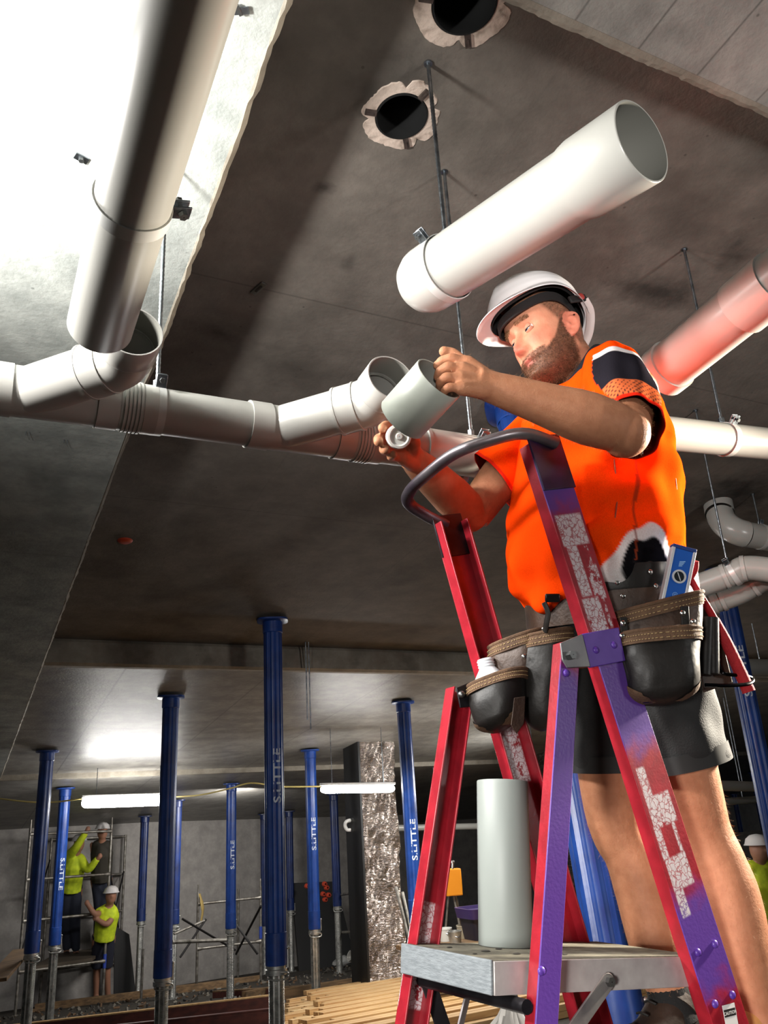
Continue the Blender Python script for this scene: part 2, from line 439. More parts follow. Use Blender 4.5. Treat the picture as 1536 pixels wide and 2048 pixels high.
# sleeves cast into the slab, their pale rings, their clips
m_ring = mat('grout_ring', rgb(205, 186, 172), .8, col2=rgb(150, 132, 118), scale=28, contrast=(.5, .72), bump=.4, bscale=60)
m_clip = mat('rusty_clip', rgb(92, 80, 74), .6, .3, col2=rgb(60, 50, 46), scale=40)
for k, (c, r) in enumerate(zip(hole_c, hole_r)):
    t = thing('slab_sleeve', ['black pipe sleeve in a pale ragged ring in the soffit, beside the threaded rod',
                              'black pipe sleeve in a cream ragged ring, cut by the top edge'][k], 'pipe sleeve', c, 'cast-in pipe sleeves')
    n = 96; th = np.linspace(0, 2 * PI, n, endpoint=False)
    ro = r * 1.52 + .004 * np.sin(3 * th + k) + .003 * np.sin(7 * th + 2 * k) + rng.normal(0, .0012, n)
    for a0 in ([.6, 2.7, 4.4, 5.6] if k == 0 else [3.6, 5.9, 1.2]):
        ro -= .022 * np.exp(-((np.angle(np.exp(1j * (th - a0)))) / .10) ** 2)
    e = np.array([np.cos(th), np.sin(th)]).T
    P = e[:, :1] * XA + e[:, 1:] * DB
    b = MB(); b.add(*loft([c + P * (r * 1.0) + NC * .004, c + P * (r * 1.01) - NC * .003, c + P * (ro[:, None] - .004) - NC * .0028, c + P * ro[:, None] + NC * .002], False, False))
    b.build('grout_ring', m_ring, t)
    b = MB(); b.add(*lathe([(r * .985, -.006), (r * .93, -.006), (r * .93, .30), (.001, .30)], c, NC, 48)); b.add(*lathe([(r * .985, -.006), (r * .985, .31), (.001, .31)], c, NC, 48))
    b.build('sleeve', m_dark, t)
    if k == 0:
        b = MB(); b.add(*box(c + DB * -.03 + NC * .22, (.05, .03, .004), (XA, DB, NC))); b.build('cap_disc', mat('grey_cap', rgb(150, 155, 160), .5), t)
    for a0 in ([2.95, 5.0, .95] if k == 0 else [2.9, .95]):
        u = XA * math.cos(a0) + DB * math.sin(a0); w = np.cross(NC, u)
        b = MB(); b.add(*box(c + u * (r * 1.2) - NC * .006, (r * .22, .0085, .0035), (u, w, NC)))
        b.add(*box(c + u * (r * 1.22) - NC * .0105, (r * .12, .002, .0015), (u, w, NC)))
        b.build('clip', m_clip, t, smooth=False)

# ------------------------------------------------------------------ pipework
OD, ODS = .0535, .0585         # radii of the small pipes and their sockets
def pipeseg(b, a, c, r=OD, th=.0032, n=40, open0=False, open1=False, mi=0, mi_in=1):
    a = np.asarray(a, float); c = np.asarray(c, float); L_ = np.linalg.norm(c - a)
    if not (open0 or open1):
        b.add(*lathe([(r, 0), (r, L_)], a, c - a, n), mi); return
    b.add(*lathe([(r - th, 0), (r - th * .3, -.0004), (r, .0012), (r, L_ - .0012), (r - th * .3, L_ + .0004), (r - th, L_)], a, c - a, n), mi)
    b.add(*lathe([(r - th, L_), (r - th, 0)], a, c - a, n), mi_in)
def elbow(b, p0, d0, p1, d1, r=OD, n=32, k=10, mi=0):
    p0 = np.asarray(p0, float); p1 = np.asarray(p1, float); L_ = np.linalg.norm(p1 - p0) * .42
    P = []
    for t in np.linspace(0, 1, k + 1):
        a, bb = p0 + nrm(d0) * L_, p1 - nrm(d1) * L_
        P.append((1 - t) ** 3 * p0 + 3 * (1 - t) ** 2 * t * a + 3 * (1 - t) * t * t * bb + t ** 3 * p1)
    b.add(*tube(P, r, n, False), mi)
def collar(b, c, d, r, w, th=.0035, mi=0):
    c = np.asarray(c, float); d = nrm(d)
    b.add(*lathe([(r, -w / 2), (r + th, -w / 2), (r + th, w / 2), (r, w / 2)], c, d, 40), mi)

YR = 1.733
def rp(x, dz=0.0): return np.array([x, YR, .888 + dz + .012 * x])
RD = nrm(rp(1) - rp(0))
t = thing('drain_run', 'long pale grey drain pipe run crossing left to right with two angled branches', 'pipe', rp(.5))
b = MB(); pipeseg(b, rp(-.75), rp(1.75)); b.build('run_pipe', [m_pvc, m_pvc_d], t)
def ybranch(x0, mouthdir, dia, a=.172, bb=.085):
    d1 = nrm(XA * .99 - DB * 1.0)                       # 45 degrees, towards the camera
    c0 = rp(x0); 
    b = MB()
    collar(b, rp(x0 - .055), RD, OD, .052, .0045); collar(b, rp(x0 - .02), RD, OD, .03, .002)
    pipeseg(b, rp(x0 - .03), rp(x0 + .19), OD + .0012)
    collar(b, rp(x0 + .165), RD, OD, .045, .004)
    pipeseg(b, c0, c0 + d1 * (a * 1.41 - .035), OD + .0005)
    b.build('y_junction', [m_pvc_c, m_pvc_d], t)
    E = c0 + d1 * (a * 1.41)
    b = MB()
    pipeseg(b, c0 + d1 * (a * 1.41 - .085), E - d1 * .035, ODS)
    collar(b, c0 + d1 * (a * 1.41 - .083), d1, OD, .006, .0062)
    p1 = E - DB * .045
    elbow(b, E - d1 * .036, d1, p1, -DB, ODS - .0005)
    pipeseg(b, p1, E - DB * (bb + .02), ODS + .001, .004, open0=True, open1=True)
    collar(b, E - d1 * .034, d1, ODS - .001, .004, .0028); collar(b, p1, DB, ODS - .001, .004, .0022)
    b.add(*lathe([(OD - .004, 0), (ODS - .0035, 0)], p1 + DB * .004, -DB, 32), 1)
    b.build('elbow', [m_pvc_c, m_pvc_d], t)
    # ribbed expansion coupling
    b = MB()
    for k in range(5): collar(b, rp(x0 + .20 + k * .0085), RD, OD, .005, .0055)
    collar(b, rp(x0 + .215), RD, OD, .05, .002); collar(b, rp(x0 + .255), RD, OD, .03, .0035)
    b.build('ribbed_coupling', m_pvc_c, t)
    return E - DB * (bb + .02)
mouthR = ybranch(.622, None, None)
mouthL = ybranch(.052, None, None)
# third fitting of the run, behind the plumber's hands
b = MB()
pipeseg(b, rp(1.02), rp(1.2), OD + .004); collar(b, rp(1.02), RD, OD, .01, .0065); collar(b, rp(1.2), RD, OD, .014, .0065)
for k in range(4): collar(b, rp(1.215 + k * .009), RD, OD, .005, .0055)
b.build('coupling', m_pvc_c, t)
b = MB()
c0 = rp(1.03); d1 = nrm(XA * .9 + DB * .8 + ZA * .1)
pipeseg(b, c0, c0 + d1 * .18, OD + .001); elbow(b, c0 + d1 * .18, d1, c0 + d1 * .24 + ZA * .03 + DB * .05, DB, ODS); collar(b, c0 + d1 * .17, d1, ODS, .012, .005); collar(b, c0 + d1 * .12, d1, OD, .006, .005)
b.build('rear_branch', m_pvc_c, t)

def clamp(name, c, axis, r, top, lab, cat='pipe hanger', ear=None, ear_up=None, group='pipe hangers', rodr=.0055, ceil_h=H1):
    """two-part pipe ring with a bolted ear and a threaded rod up to the soffit"""
    c = np.asarray(c, float); axis = nrm(axis)
    t = thing(name, lab, cat, c, group)
    b = MB(); collar(b, c, axis, r + .0005, .024, .0025); b.build('clamp_ring', mat_clamp, t)
    up = nrm(ZA - axis * (ZA @ axis))
    if ear is not None:
        e = nrm(ear - axis * (np.asarray(ear) @ axis)); w = np.cross(axis, e)
        b = MB()
        for sgn in (-1, 1):
            b.add(*box(c + e * (r + .016) + w * sgn * .0065, (.017, .0017, .012), (e, w, axis)))
        b.build('ear', m_zinc, t, bevel=.001)
        b = MB(); b.add(*lathe([(.001, -.016), (.0075, -.016), (.0075, -.009), (.004, -.009), (.004, .012), (.0065, .012), (.0065, .019), (.001, .019)], c + e * (r + .02), w, 6)); b.build('bolt', m_zincd, t, smooth=False)
    if top:
        p0 = c + up * (r + .002); z1 = slabz(p0[1], ceil_h) - p0[2]
        n = int(z1 / .006)
        b = MB(); b.add(*lathe([(rodr * (1 if i % 2 else .86), .018 + (z1 - .018) * i / n) for i in range(n + 1)], p0, ZA, 10)); b.build('threaded_rod', m_zinc, t)
        b = MB(); b.add(*lathe([(.001, 0), (.010, 0), (.010, .022), (.001, .022)], p0, ZA, 6)); b.add(*lathe([(.001, z1 - .004), (.012, z1 - .004), (.012, z1), (.001, z1)], p0, ZA, 16))
        b.build('boss_nut', m_zinc, t, smooth=False)
    return t
mat_clamp = mat('painted_clamp', rgb(200, 200, 196), .35, .2)
LEFTW = -CM[:, 0]                                          # towards picture-left, for placing clamp ears that the photo shows
clamp('pipe_hanger', rp(.052 + .275), RD, OD, True, 'white ring clamp on drain run just below the elbow under the big dark pipe', ear=nrm(ZA * .8 - YA * .6 + XA * .2), ceil_h=HL)
clamp('pipe_hanger', rp(.622 + .56), RD, OD, True, 'white clamp and threaded rod holding drain run behind the curved guard rail', ear=nrm(ZA * .5 - YA * .8))

# big pipe at top left, cut square above the left elbow
p0 = at(200, 655, 1.46)
pd = -DB
t = thing('drain_pipe', 'dark-shadowed grey pipe at upper left, its cut end held over an elbow mouth', 'pipe', p0)
b = MB(); pipeseg(b, p0, p0 + pd * 1.7, .0555, .0035, 48, True, True); b.build('pipe', [m_pvc, m_pvc_d], t)
cl = at(290, 375, 1.25); cl = p0 + pd * ((cl - p0) @ pd)
clamp('pipe_hanger', cl, pd, .0555, True, 'steel bolted clamp around the big dark pipe at upper left', ear=nrm(XA * .96 + ZA * .25), ceil_h=HL)

# suspended pipe over the plumber: capped at the far end, socket at the near end
a = at(868, 552, 2.07); c = at(1284, 282, 1.60); sd = nrm(c - a); Ls = np.linalg.norm(c - a)
t = thing('capped_pipe', 'large grey pipe above the helmet with domed cap and open socket', 'pipe', a)
b = MB(); R1 = .079
b.add(*lathe([(R1, 0.02), (R1, Ls - .165), (R1 + .003, Ls - .155), (R1 + .0065, Ls - .135), (R1 + .0065, Ls - .002), (R1 + .005, Ls), (R1 + .002, Ls)], a, sd, 56), 0)
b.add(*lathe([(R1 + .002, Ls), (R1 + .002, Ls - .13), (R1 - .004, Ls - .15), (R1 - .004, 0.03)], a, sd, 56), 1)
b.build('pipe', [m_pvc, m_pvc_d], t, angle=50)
b = MB()
b.add(*lathe([(R1 + .001, .035), (R1 + .005, .034), (R1 + .005, -.02), (R1 + .003, -.035), (R1 * .9, -.062), (R1 * .72, -.077), (R1 * .45, -.087), (R1 * .2, -.091), (.0005, -.092)], a, sd, 56))
b.build('end_cap', m_pvc_c, t, angle=60)
clamp('pipe_hanger', a + sd * .045, sd, R1 + .003, True, 'galvanised clamp and threaded rod carrying the large capped pipe', ear=nrm(-CM[:, 0] * .9 + ZA * .75 - CM[:, 2] * -.3), rodr=.006)
# second, thinner rod seen beneath the capped pipe
# pipes at the right
def straight(lab, a, c, r, open0=False, open1=False, sockets=(), name='drain_pipe'):
    a = np.asarray(a, float); c = np.asarray(c, float)
    t = thing(name, lab, 'pipe', (a + c) / 2)
    b = MB(); pipeseg(b, a, c, r, .0035, 44, open0, open1); b.build('pipe', [m_pvc, m_pvc_d], t)
    for s0, s1 in sockets:
        d = nrm(c - a); b = MB(); collar(b, a + (c - a) * (s0 + s1) / 2, d, r - .001, np.linalg.norm(c - a) * (s1 - s0), .007); b.build('socket', m_pvc_c, t)
    return t
a = at(1325, 745, 2.30); c = at(1600, 520, 1.90)
straight('pink-lit pale grey pipe slanting up behind the plumber shoulder at right', a, c, .068, True, True, [(.0, .09), (.62, .86)])
a = at(1290, 862, 2.62); c = a + (at(1700, 905, 3.05) - a)
straight('pale grey horizontal pipe behind the plumber back at right', a, c, .055)
q = at(1440, 868, 2.80)
dd = nrm(c - a); q = a + dd * ((q - a) @ dd)
clamp('pipe_hanger', q, dd, .055, True, 'white ring clamp on the horizontal pipe at the right edge', ear=nrm(ZA * .7 - CM[:, 2] * -.2 + CM[:, 0] * .9))

# trap bend coming out of the soffit at right, and the two pipes under it
t = thing('trap_bend', 'glossy grey pipe bend dropping from the soffit at the right edge', 'pipe', at(1440, 1000, 3.7))
h0 = onp(1436, 1008, H1); 
pA = at(1440, 1030, proj(h0)[2] * .985); pB = at(1490, 1068, proj(h0)[2] * .96); pC = at(1620, 1092, proj(h0)[2] * .98)
rT = 26 * proj(pA)[2] / 1653
b = MB(); b.add(*lathe([(rT * 1.08, 0), (rT * 1.08, np.linalg.norm(pA - h0))], h0 + ZA * .01, pA - h0, 32)); b.build('spigot', m_pvc_c, t)
b = MB(); elbow(b, pA, pA - h0, pB, pC - pB, rT, 32, 12); b.build('bend', m_pvc_c, t)
b = MB(); pipeseg(b, pB, pC, rT * .95); b.build('tail_pipe', m_pvc, t)
clamp('pipe_hanger', pB + (pC - pB) * .24, pC - pB, rT * .95, True, 'white ring clamp and short rod on the bend coming from the soffit at right', ear=nrm(ZA + CM[:, 0] * .7))
dP = 3.9
for k, (pts, lab) in enumerate([([(1370, 1182), (1460, 1150), (1500, 1136), (1600, 1150)], 'upper of two grey pipes turning away at the right edge'),
                                ([(1400, 1212), (1470, 1188), (1530, 1158), (1620, 1140)], 'lower of two grey pipes turning away at the right edge')]):
    P = smoothpath([at(x, y, dP + .12 * k - .0009 * (x - 1370)) for x, y in pts], 8)
    t = thing('offset_pipe', lab, 'pipe', P[8])
    b = MB(); b.add(*tube(P, 24 * dP / 1653, 28, True)); b.build('pipe', m_pvc, t)
    b = MB()
    for i in ((7, 14) if k == 0 else (3, 5, 13)): collar(b, P[i], P[i + 1] - P[i], 24 * dP / 1653, .018, .004)
    b.build('coupling_ring', m_pvc_c, t)
    if k == 0:
        clamp('pipe_hanger', P[9], P[10] - P[9], 24 * dP / 1653, True, 'white clamp and rod on the upper turning pipe at the right edge', ear=nrm(-CM[:, 0] + ZA * .2))

# thin rods, plates and marks on the soffit
for lab, (x, y0), y1 in [('left one of two thin bare rods hanging from the soffit', (611, 1284), 1440), ('right one of two thin bare rods hanging from the soffit', (617, 1284), 1459)]:
    p = onp(x, y0, H1); hgt = upto(p, y1)
    b = MB(); b.add(*rod(p, p + ZA * hgt, .0055, 8)); tag(b.build('hanger_rod', m_zinc, None), lab, 'hanger rod', 'bare hanger rods')
p = onp(517, 575, H1)
t = thing('slotted_bracket', 'small slotted metal plate fixed on the soffit by a joint line', 'bracket', p)
b = MB(); b.add(*box(p - NC * .004, (.012, .035, .003), (nrm(XA + DB * .35), nrm(DB - XA * .35), NC))); b.build('plate', m_zincd, t, bevel=.001)
b = MB(); b.add(*box(p - NC * .0075, (.004, .018, .001), (nrm(XA + DB * .35), nrm(DB - XA * .35), NC))); b.build('slot', m_black, t)
p = onp(250, 1081, H1)
t = thing('orange_plug', 'flat orange plastic plug on the soffit left of the props', 'plug', p)
b = MB(); b.add(*lathe([(.001, -.012), (.03, -.012), (.042, -.004), (.044, 0.001)], p, NC, 24)); b.build('disc', mat('orange_plastic', rgb(190, 62, 30), .5), t)
p = onp(163, 315, HL)
t = thing('anchor_bolt', 'steel anchor bolt head in the brightly lit soffit left of the big pipe', 'anchor', p)
b = MB(); b.add(*box(p - NC * .003, (.017, .010, .002), (nrm(XA + DB * .3), nrm(DB - XA * .3), NC))); b.build('washer_plate', m_zinc, t)
b = MB(); b.add(*lathe([(.001, -.014), (.007, -.014), (.007, -.003)], p, NC, 6)); b.build('bolt_head', m_zincd, t, smooth=False)
p = onp(483, 18, HL)
t = thing('anchor_bracket', 'small shiny torn bracket in the soffit at the top, right of the big pipe', 'anchor', p)
b = MB(); b.add(*box(p - NC * .006, (.016, .008, .002), (nrm(XA - DB * .5), nrm(DB + XA * .5), nrm(NC + XA * .3)))); b.build('plate', m_zinc, t)
b = MB(); b.add(*box(p - NC * .008 - XA * .006, (.004, .012, .003), (nrm(XA - DB * .9), nrm(DB + XA * .9), NC))); b.build('tab', m_zincd, t)
for lab, x, y in [('pair of wire nails in the soffit under the left drain run, further left', 56, 861), ('pair of wire nails in the soffit under the left drain run, nearer the clamp', 132, 877),
                  ('pair of wire nails at the left edge of the soffit', 27, 1062)]:
    p = onp(x, y, HL); t = thing('wire_nails', lab, 'nails', p)
    for k in (-1, 1):
        b = MB(); b.add(*rod(p + XA * k * .006, p + XA * k * .006 - ZA * .022, .0012, 6)); b.build('nail', m_zinc, t)

# ------------------------------------------------------------------ steel props
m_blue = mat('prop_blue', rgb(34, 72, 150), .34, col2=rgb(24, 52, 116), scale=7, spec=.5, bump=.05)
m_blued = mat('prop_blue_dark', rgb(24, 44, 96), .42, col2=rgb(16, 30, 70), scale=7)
m_alu = mat('prop_aluminium', rgb(205, 205, 200), .34, .85, col2=rgb(150, 150, 146), scale=16, rough2=.5)
m_stencil = mat('white_stencil', rgb(206, 214, 226), .6)
def prop(lab, top, hgt, axis, nut_z, r=.067, txt=None, flip=False, mblue=None, fine=True, coarse=False):
    """top: point on the soffit; axis: unit vector downwards; nut_z: distance from the top to the end of the blue tube"""
    top = np.asarray(top, float); dn = nrm(axis); base = top + dn * hgt
    t = thing('steel_prop', lab, 'prop', base, 'blue steel props')
    cdir = -CM[:, 2] * -1.0; cdir = EYE - (top + dn * nut_z); cdir = nrm(cdir - dn * (cdir @ dn)); side = np.cross(-dn, cdir)   # picture-right
    side = side if side @ CM[:, 0] > 0 else -side
    mb_ = mblue or m_blue
    n = 96 if not coarse else 48
    th = np.linspace(0, 2 * PI, n, endpoint=False)
    rr = r * (1 + .030 * np.tanh(4 * np.cos(8 * th)) - .02 * np.exp(-(np.cos(4 * th) / .08) ** 2))
    Rg = lambda h, k=1.0: top + dn * h + np.outer(np.cos(th) * rr * k, side) + np.outer(np.sin(th) * rr * k, cdir)
    b = MB(); b.add(*loft([Rg(.012), Rg(nut_z)])); b.build('outer_tube', mb_, t, angle=25)
    b = MB(); b.add(*loft([ring(top + dn * h, side, cdir, k * r, k * r, 40, 3.2, PI / 4) for h, k in ((0, 1.75), (.012, 1.75), (.018, 1.5), (.020, 1.16))]))
    b.add(*lathe([(r * 1.03, .015), (r * 1.12, .02), (r * 1.12, .10), (r * 1.04, .105)], top, dn, 32)); b.build('head_plate', mb_, t)
    b = MB(); b.add(*lathe([(r * 1.02, nut_z - .20), (r * 1.075, nut_z - .196), (r * 1.075, nut_z - .002), (r * .7, nut_z)], top, dn, 40)); b.build('sleeve_collar', mb_, t)
    ri = r * .74
    b = MB()
    b.add(*lathe([(ri, nut_z), (r * .98, nut_z), (r * .98, nut_z + .02), (r * 1.06, nut_z + .024), (r * 1.06, nut_z + .055), (ri, nut_z + .06)], top, dn, 32))
    b.build('collar_nut', m_alu, t)
    hc = top + dn * (nut_z + .058) + cdir * (r * .88) + side * .012
    loop = []
    for a in np.linspace(0, 2 * PI, 33):
        cx, sy = math.cos(a), math.sin(a)
        loop.append(hc + side * (r * 1.02 * np.sign(cx) * abs(cx) ** .7) + dn * (.023 * np.sign(sy) * abs(sy) ** .7) - cdir * (abs(cx) ** 3 * r * .28))
    b = MB(); b.add(*tube(np.array(loop), .0068, 8, False)); b.build('loop_handle', m_alu, t)
    L0 = nut_z + .05; Lh = hgt - L0 - .012
    if Lh > .05:
        if coarse: prof = [(ri, L0), (ri, hgt - .01)]
        else:
            N_ = int(Lh / (.009 if fine else .018)); prof = []
            for i in range(N_):
                h = L0 + Lh * i / N_; q = Lh / N_
                prof += [(ri * .94, h), (ri * 1.06, h + q * .35), (ri * 1.06, h + q * .6)]
        b = MB(); b.add(*lathe(prof, top, dn, 24)); b.build('threaded_tube', m_alu, t, angle=60)
        b = MB()
        for sg in (-1, 1): b.add(*box(top + dn * (L0 + Lh / 2) + cdir * ri * .97 + side * sg * ri * .33, (ri * .12, Lh / 2, ri * .12), (side, dn, np.cross(side, dn))))
        b.build('keyway', m_alu, t)
        b = MB(); b.add(*box(base - dn * .006, (.085, .085, .006), (side, cdir, -dn))); b.build('base_plate', m_alu, t)
    pz = nut_z - .03
    b = MB(); b.add(*rod(top + dn * (pz - .06) + side * r * 1.16, top + dn * (pz + .05) + side * r * 1.16, .007, 8)); b.add(*sphere(top + dn * (pz - .07) + side * r * 1.16, .012, 10, 6)); b.build('locking_pin', m_alu, t)
    if txt is not None:
        V, F = textmesh('S.LITTLE', .092)
        x = V[:, 0] - V[:, 0].min(); y = V[:, 1] - .03
        if flip: sgn = -1
        else: sgn = 1
        ang = -sgn * y / r * .8
        ang += (.32 if not flip else .42)
        if not flip: hz = txt - x * 1.12
        else: hz = txt + x * 1.12
        P = top + np.outer(hz, dn) + np.outer(np.sin(ang) * r * 1.055, side) + np.outer(np.cos(ang) * r * 1.055, cdir)
        b = MB(); b.add(P, F); b.build('stencil_lettering', m_stencil, t, smooth=False)
    return t
def vprop(lab, px, py, H, end_y, txt_y=None, lean=None, base=True, **kw):
    top = onp(px, py, H - .014)
    dn = -ZA
    if lean is not None:
        d = proj(top)[2]; q = at(lean[0], lean[1], lean[2]); dn = nrm(q - top)
    hgt = (NC @ top - FLOOR_H) / -(NC @ dn)
    def dist(y):
        lo, hi = 0.0, hgt + 3
        for _ in range(40):
            m = (lo + hi) / 2
            if proj(top + dn * m)[1] < y: lo = m
            else: hi = m
        return lo
    nz = min(dist(end_y), hgt - .3)
    tz = dist(txt_y) if txt_y else None
    return prop(lab, top, hgt, dn, nz, txt=tz, **kw)
vprop('blue steel prop nearest the picture centre, white lettering and silver threaded foot', 545, 1240, H1, 1930, 1606)
vprop('thick blue steel prop right of the bright strip lamp at left, no lettering', 342, 1393, H2, 1955)
vprop('leftmost blue steel prop, standing before the left scaffold tower', 95, 1502, H2, 1906)
vprop('slim blue steel prop in front of the yellow-shirted scaffold worker, lettered downwards', 131, 1576, H3, 1890, 1716, flip=True)
vprop('blue steel prop just left of the film-wrapped column, faint white lettering', 620, 1500, H2, 1858, 1700)
vprop('blue steel prop with white lettering before the scaffold frames', 463, 1567, H3, 1857, 1738, fine=False)
vprop('blue steel prop right of the film-wrapped column, partly behind the red ladder leg', 806, 1404, H2, 1845, 1720)
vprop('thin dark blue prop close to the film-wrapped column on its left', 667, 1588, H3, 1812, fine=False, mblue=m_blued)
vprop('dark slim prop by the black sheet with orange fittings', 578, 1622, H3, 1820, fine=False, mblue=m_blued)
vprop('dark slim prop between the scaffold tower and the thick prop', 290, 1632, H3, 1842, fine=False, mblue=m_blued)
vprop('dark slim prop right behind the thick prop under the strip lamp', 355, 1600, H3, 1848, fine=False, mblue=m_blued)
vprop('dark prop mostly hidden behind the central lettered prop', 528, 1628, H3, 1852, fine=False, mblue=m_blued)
vprop('bright blue raking prop behind the plumber, leaning from the soffit down past his knees', 1020, 815, H1, 2085, lean=(1216, 1890, 2.55))
vprop('blue prop at the right edge behind the hammer handle', 1441, 1140, H1, 2100, 1395)
vprop('blue prop low at the right edge behind the calf', 1506, 1545, H3, 1880)
vprop('thin blue prop just right of the knee at the right edge', 1468, 1588, H3, 1870, fine=False)

# ------------------------------------------------------------------ platform ladder
NLp = at(983, 1921, 1.2546 * 1.05); FLp = at(793, 1887, 1.4711 * 1.05); NRp = at(1368, 1912, 1.43 * 1.05)
LU = nrm(NRp - NLp); LV = FLp - NLp; LV = nrm(LV - LU * (LV @ LU)); LW = np.cross(LU, LV)
def lad(u, v, w): return NLp + LU * u + LV * v + LW * w
LT = thing('platform_ladder', 'red and purple platform ladder with curved aluminium guard rail, plumber standing on it', 'ladder', lad(.3, .13, -.78))

def paint_mat(name, web, bands, whites, base=rgb(142, 27, 39), over=rgb(92, 60, 150), soft=.03):
    """fibreglass with sprayed bands; x runs down the rail (object space)"""
    m = bpy.data.materials.new(name); m.use_nodes = True
    nt = m.node_tree; N = nt.nodes; L = nt.links; b = N['Principled BSDF']
    tc = N.new('ShaderNodeTexCoord'); sp = N.new('ShaderNodeSeparateXYZ'); L.new(tc.outputs['Object'], sp.inputs[0])
    ns = N.new('ShaderNodeTexNoise'); ns.inputs['Scale'].default_value = 26; ns.inputs['Detail'].default_value = 6; L.new(tc.outputs['Object'], ns.inputs[0])
    def M(op, a, c):
        x = N.new('ShaderNodeMath'); x.operation = op
        for i, v in enumerate((a, c)):
            if isinstance(v, (int, float)): x.inputs[i].default_value = v
            else: L.new(v, x.inputs[i])
        return x.outputs[0]
    def S(x, a, c):
        r = N.new('ShaderNodeMapRange'); r.interpolation_type = 'SMOOTHSTEP'; r.inputs['From Min'].default_value = a; r.inputs['From Max'].default_value = c
        L.new(x, r.inputs['Value']); return r.outputs['Result']
    def mix(f, A, B):
        x = N.new('ShaderNodeMix'); x.data_type = 'RGBA'; L.new(f, x.inputs['Factor'])
        for s, v in (('A', A), ('B', B)):
            if isinstance(v, tuple): x.inputs[s].default_value = v
            else: L.new(v, x.inputs[s])
        return x.outputs['Result']
    xw = M('ADD', sp.outputs[0], M('MULTIPLY', M('SUBTRACT', ns.outputs['Fac'], .5), .09))
    c = mix(S(ns.outputs['Fac'], .35, .7), base, tuple(min(1, v * 1.35) for v in base[:3]) + (1,))
    f = None
    for a, e in bands:
        g = M('MULTIPLY', S(xw, a - soft, a + soft), M('SUBTRACT', 1.0, S(xw, e - soft, e + soft)))
        f = g if f is None else M('MAXIMUM', f, g)
    if f is not None: c = mix(M('MULTIPLY', f, .96), c, over)
    # torn remains of white stickers
    vo = N.new('ShaderNodeTexVoronoi'); vo.feature = 'DISTANCE_TO_EDGE'; vo.inputs['Scale'].default_value = 85; vo.inputs['Randomness'].default_value = 1.0
    n3 = N.new('ShaderNodeTexNoise'); n3.inputs['Scale'].default_value = 60; L.new(tc.outputs['Object'], n3.inputs[0])
    wp = N.new('ShaderNodeMix'); wp.data_type = 'RGBA'; wp.blend_type = 'ADD'; wp.inputs['Factor'].default_value = .02
    L.new(tc.outputs['Object'], wp.inputs['A']); L.new(n3.outputs['Color'], wp.inputs['B']); L.new(wp.outputs['Result'], vo.inputs['Vector'])
    crack = S(vo.outputs['Distance'], .02, .10)
    n4 = N.new('ShaderNodeTexNoise'); n4.inputs['Scale'].default_value = 38; n4.inputs['Detail'].default_value = 8; n4.inputs['Roughness'].default_value = .7; L.new(tc.outputs['Object'], n4.inputs[0])
    wf = None
    for x0, x1, y0, y1, dens in whites:
        g = M('MULTIPLY', M('MULTIPLY', S(sp.outputs[0], x0 - .003, x0 + .003), M('SUBTRACT', 1.0, S(sp.outputs[0], x1 - .003, x1 + .003))),
              M('MULTIPLY', S(sp.outputs[1], y0 - .002, y0 + .002), M('SUBTRACT', 1.0, S(sp.outputs[1], y1 - .002, y1 + .002))))
        g = M('MULTIPLY', g, S(n4.outputs['Fac'], .62 - dens * .3, .66 - dens * .3))
        wf = g if wf is None else M('MAXIMUM', wf, g)
    if wf is not None: c = mix(M('MULTIPLY', wf, M('ADD', .25, M('MULTIPLY', crack, .75))), c, rgb(206, 196, 200))
    L.new(c, b.inputs['Base Color']); b.inputs['Roughness'].default_value = .33; b.inputs['Specular IOR Level'].default_value = .5
    bp = N.new('ShaderNodeBump'); bp.inputs['Strength'].default_value = .10; bp.inputs['Distance'].default_value = .003
    n5 = N.new('ShaderNodeTexNoise'); n5.inputs['Scale'].default_value = 170; L.new(tc.outputs['Object'], n5.inputs[0]); L.new(n5.outputs['Fac'], bp.inputs['Height']); L.new(bp.outputs['Normal'], b.inputs['Normal'])
    return m
m_red = paint_mat('red_fibreglass', None, [], [])
m_nf = paint_mat('rail_paint_front', None, [(.035, .15), (.44, .63), (.90, 1.06)],
                 [(.16, .225, -.036, .036, .95), (.225, .33, -.030, -.002, .95), (.19, .40, .018, .026, .5), (.335, .42, -.034, .012, .75), (.27, .34, .004, .034, .5), (.42, .455, -.03, -.016, .7),
                  (.665, .73, -.034, -.012, 1.0), (.72, .775, -.034, .03, .9), (.77, .83, -.036, -.02, 1.05), (.76, .835, .012, .02, .9), (.83, .885, -.034, .022, 1.1), (.885, .93, -.034, -.012, .9)])
m_nr = paint_mat('rail_paint_rear', None, [(.05, .95)], [])
m_ff = paint_mat('rail_paint_far', None, [], [(.42, .60, -.03, .03, .75)], base=rgb(134, 20, 32))

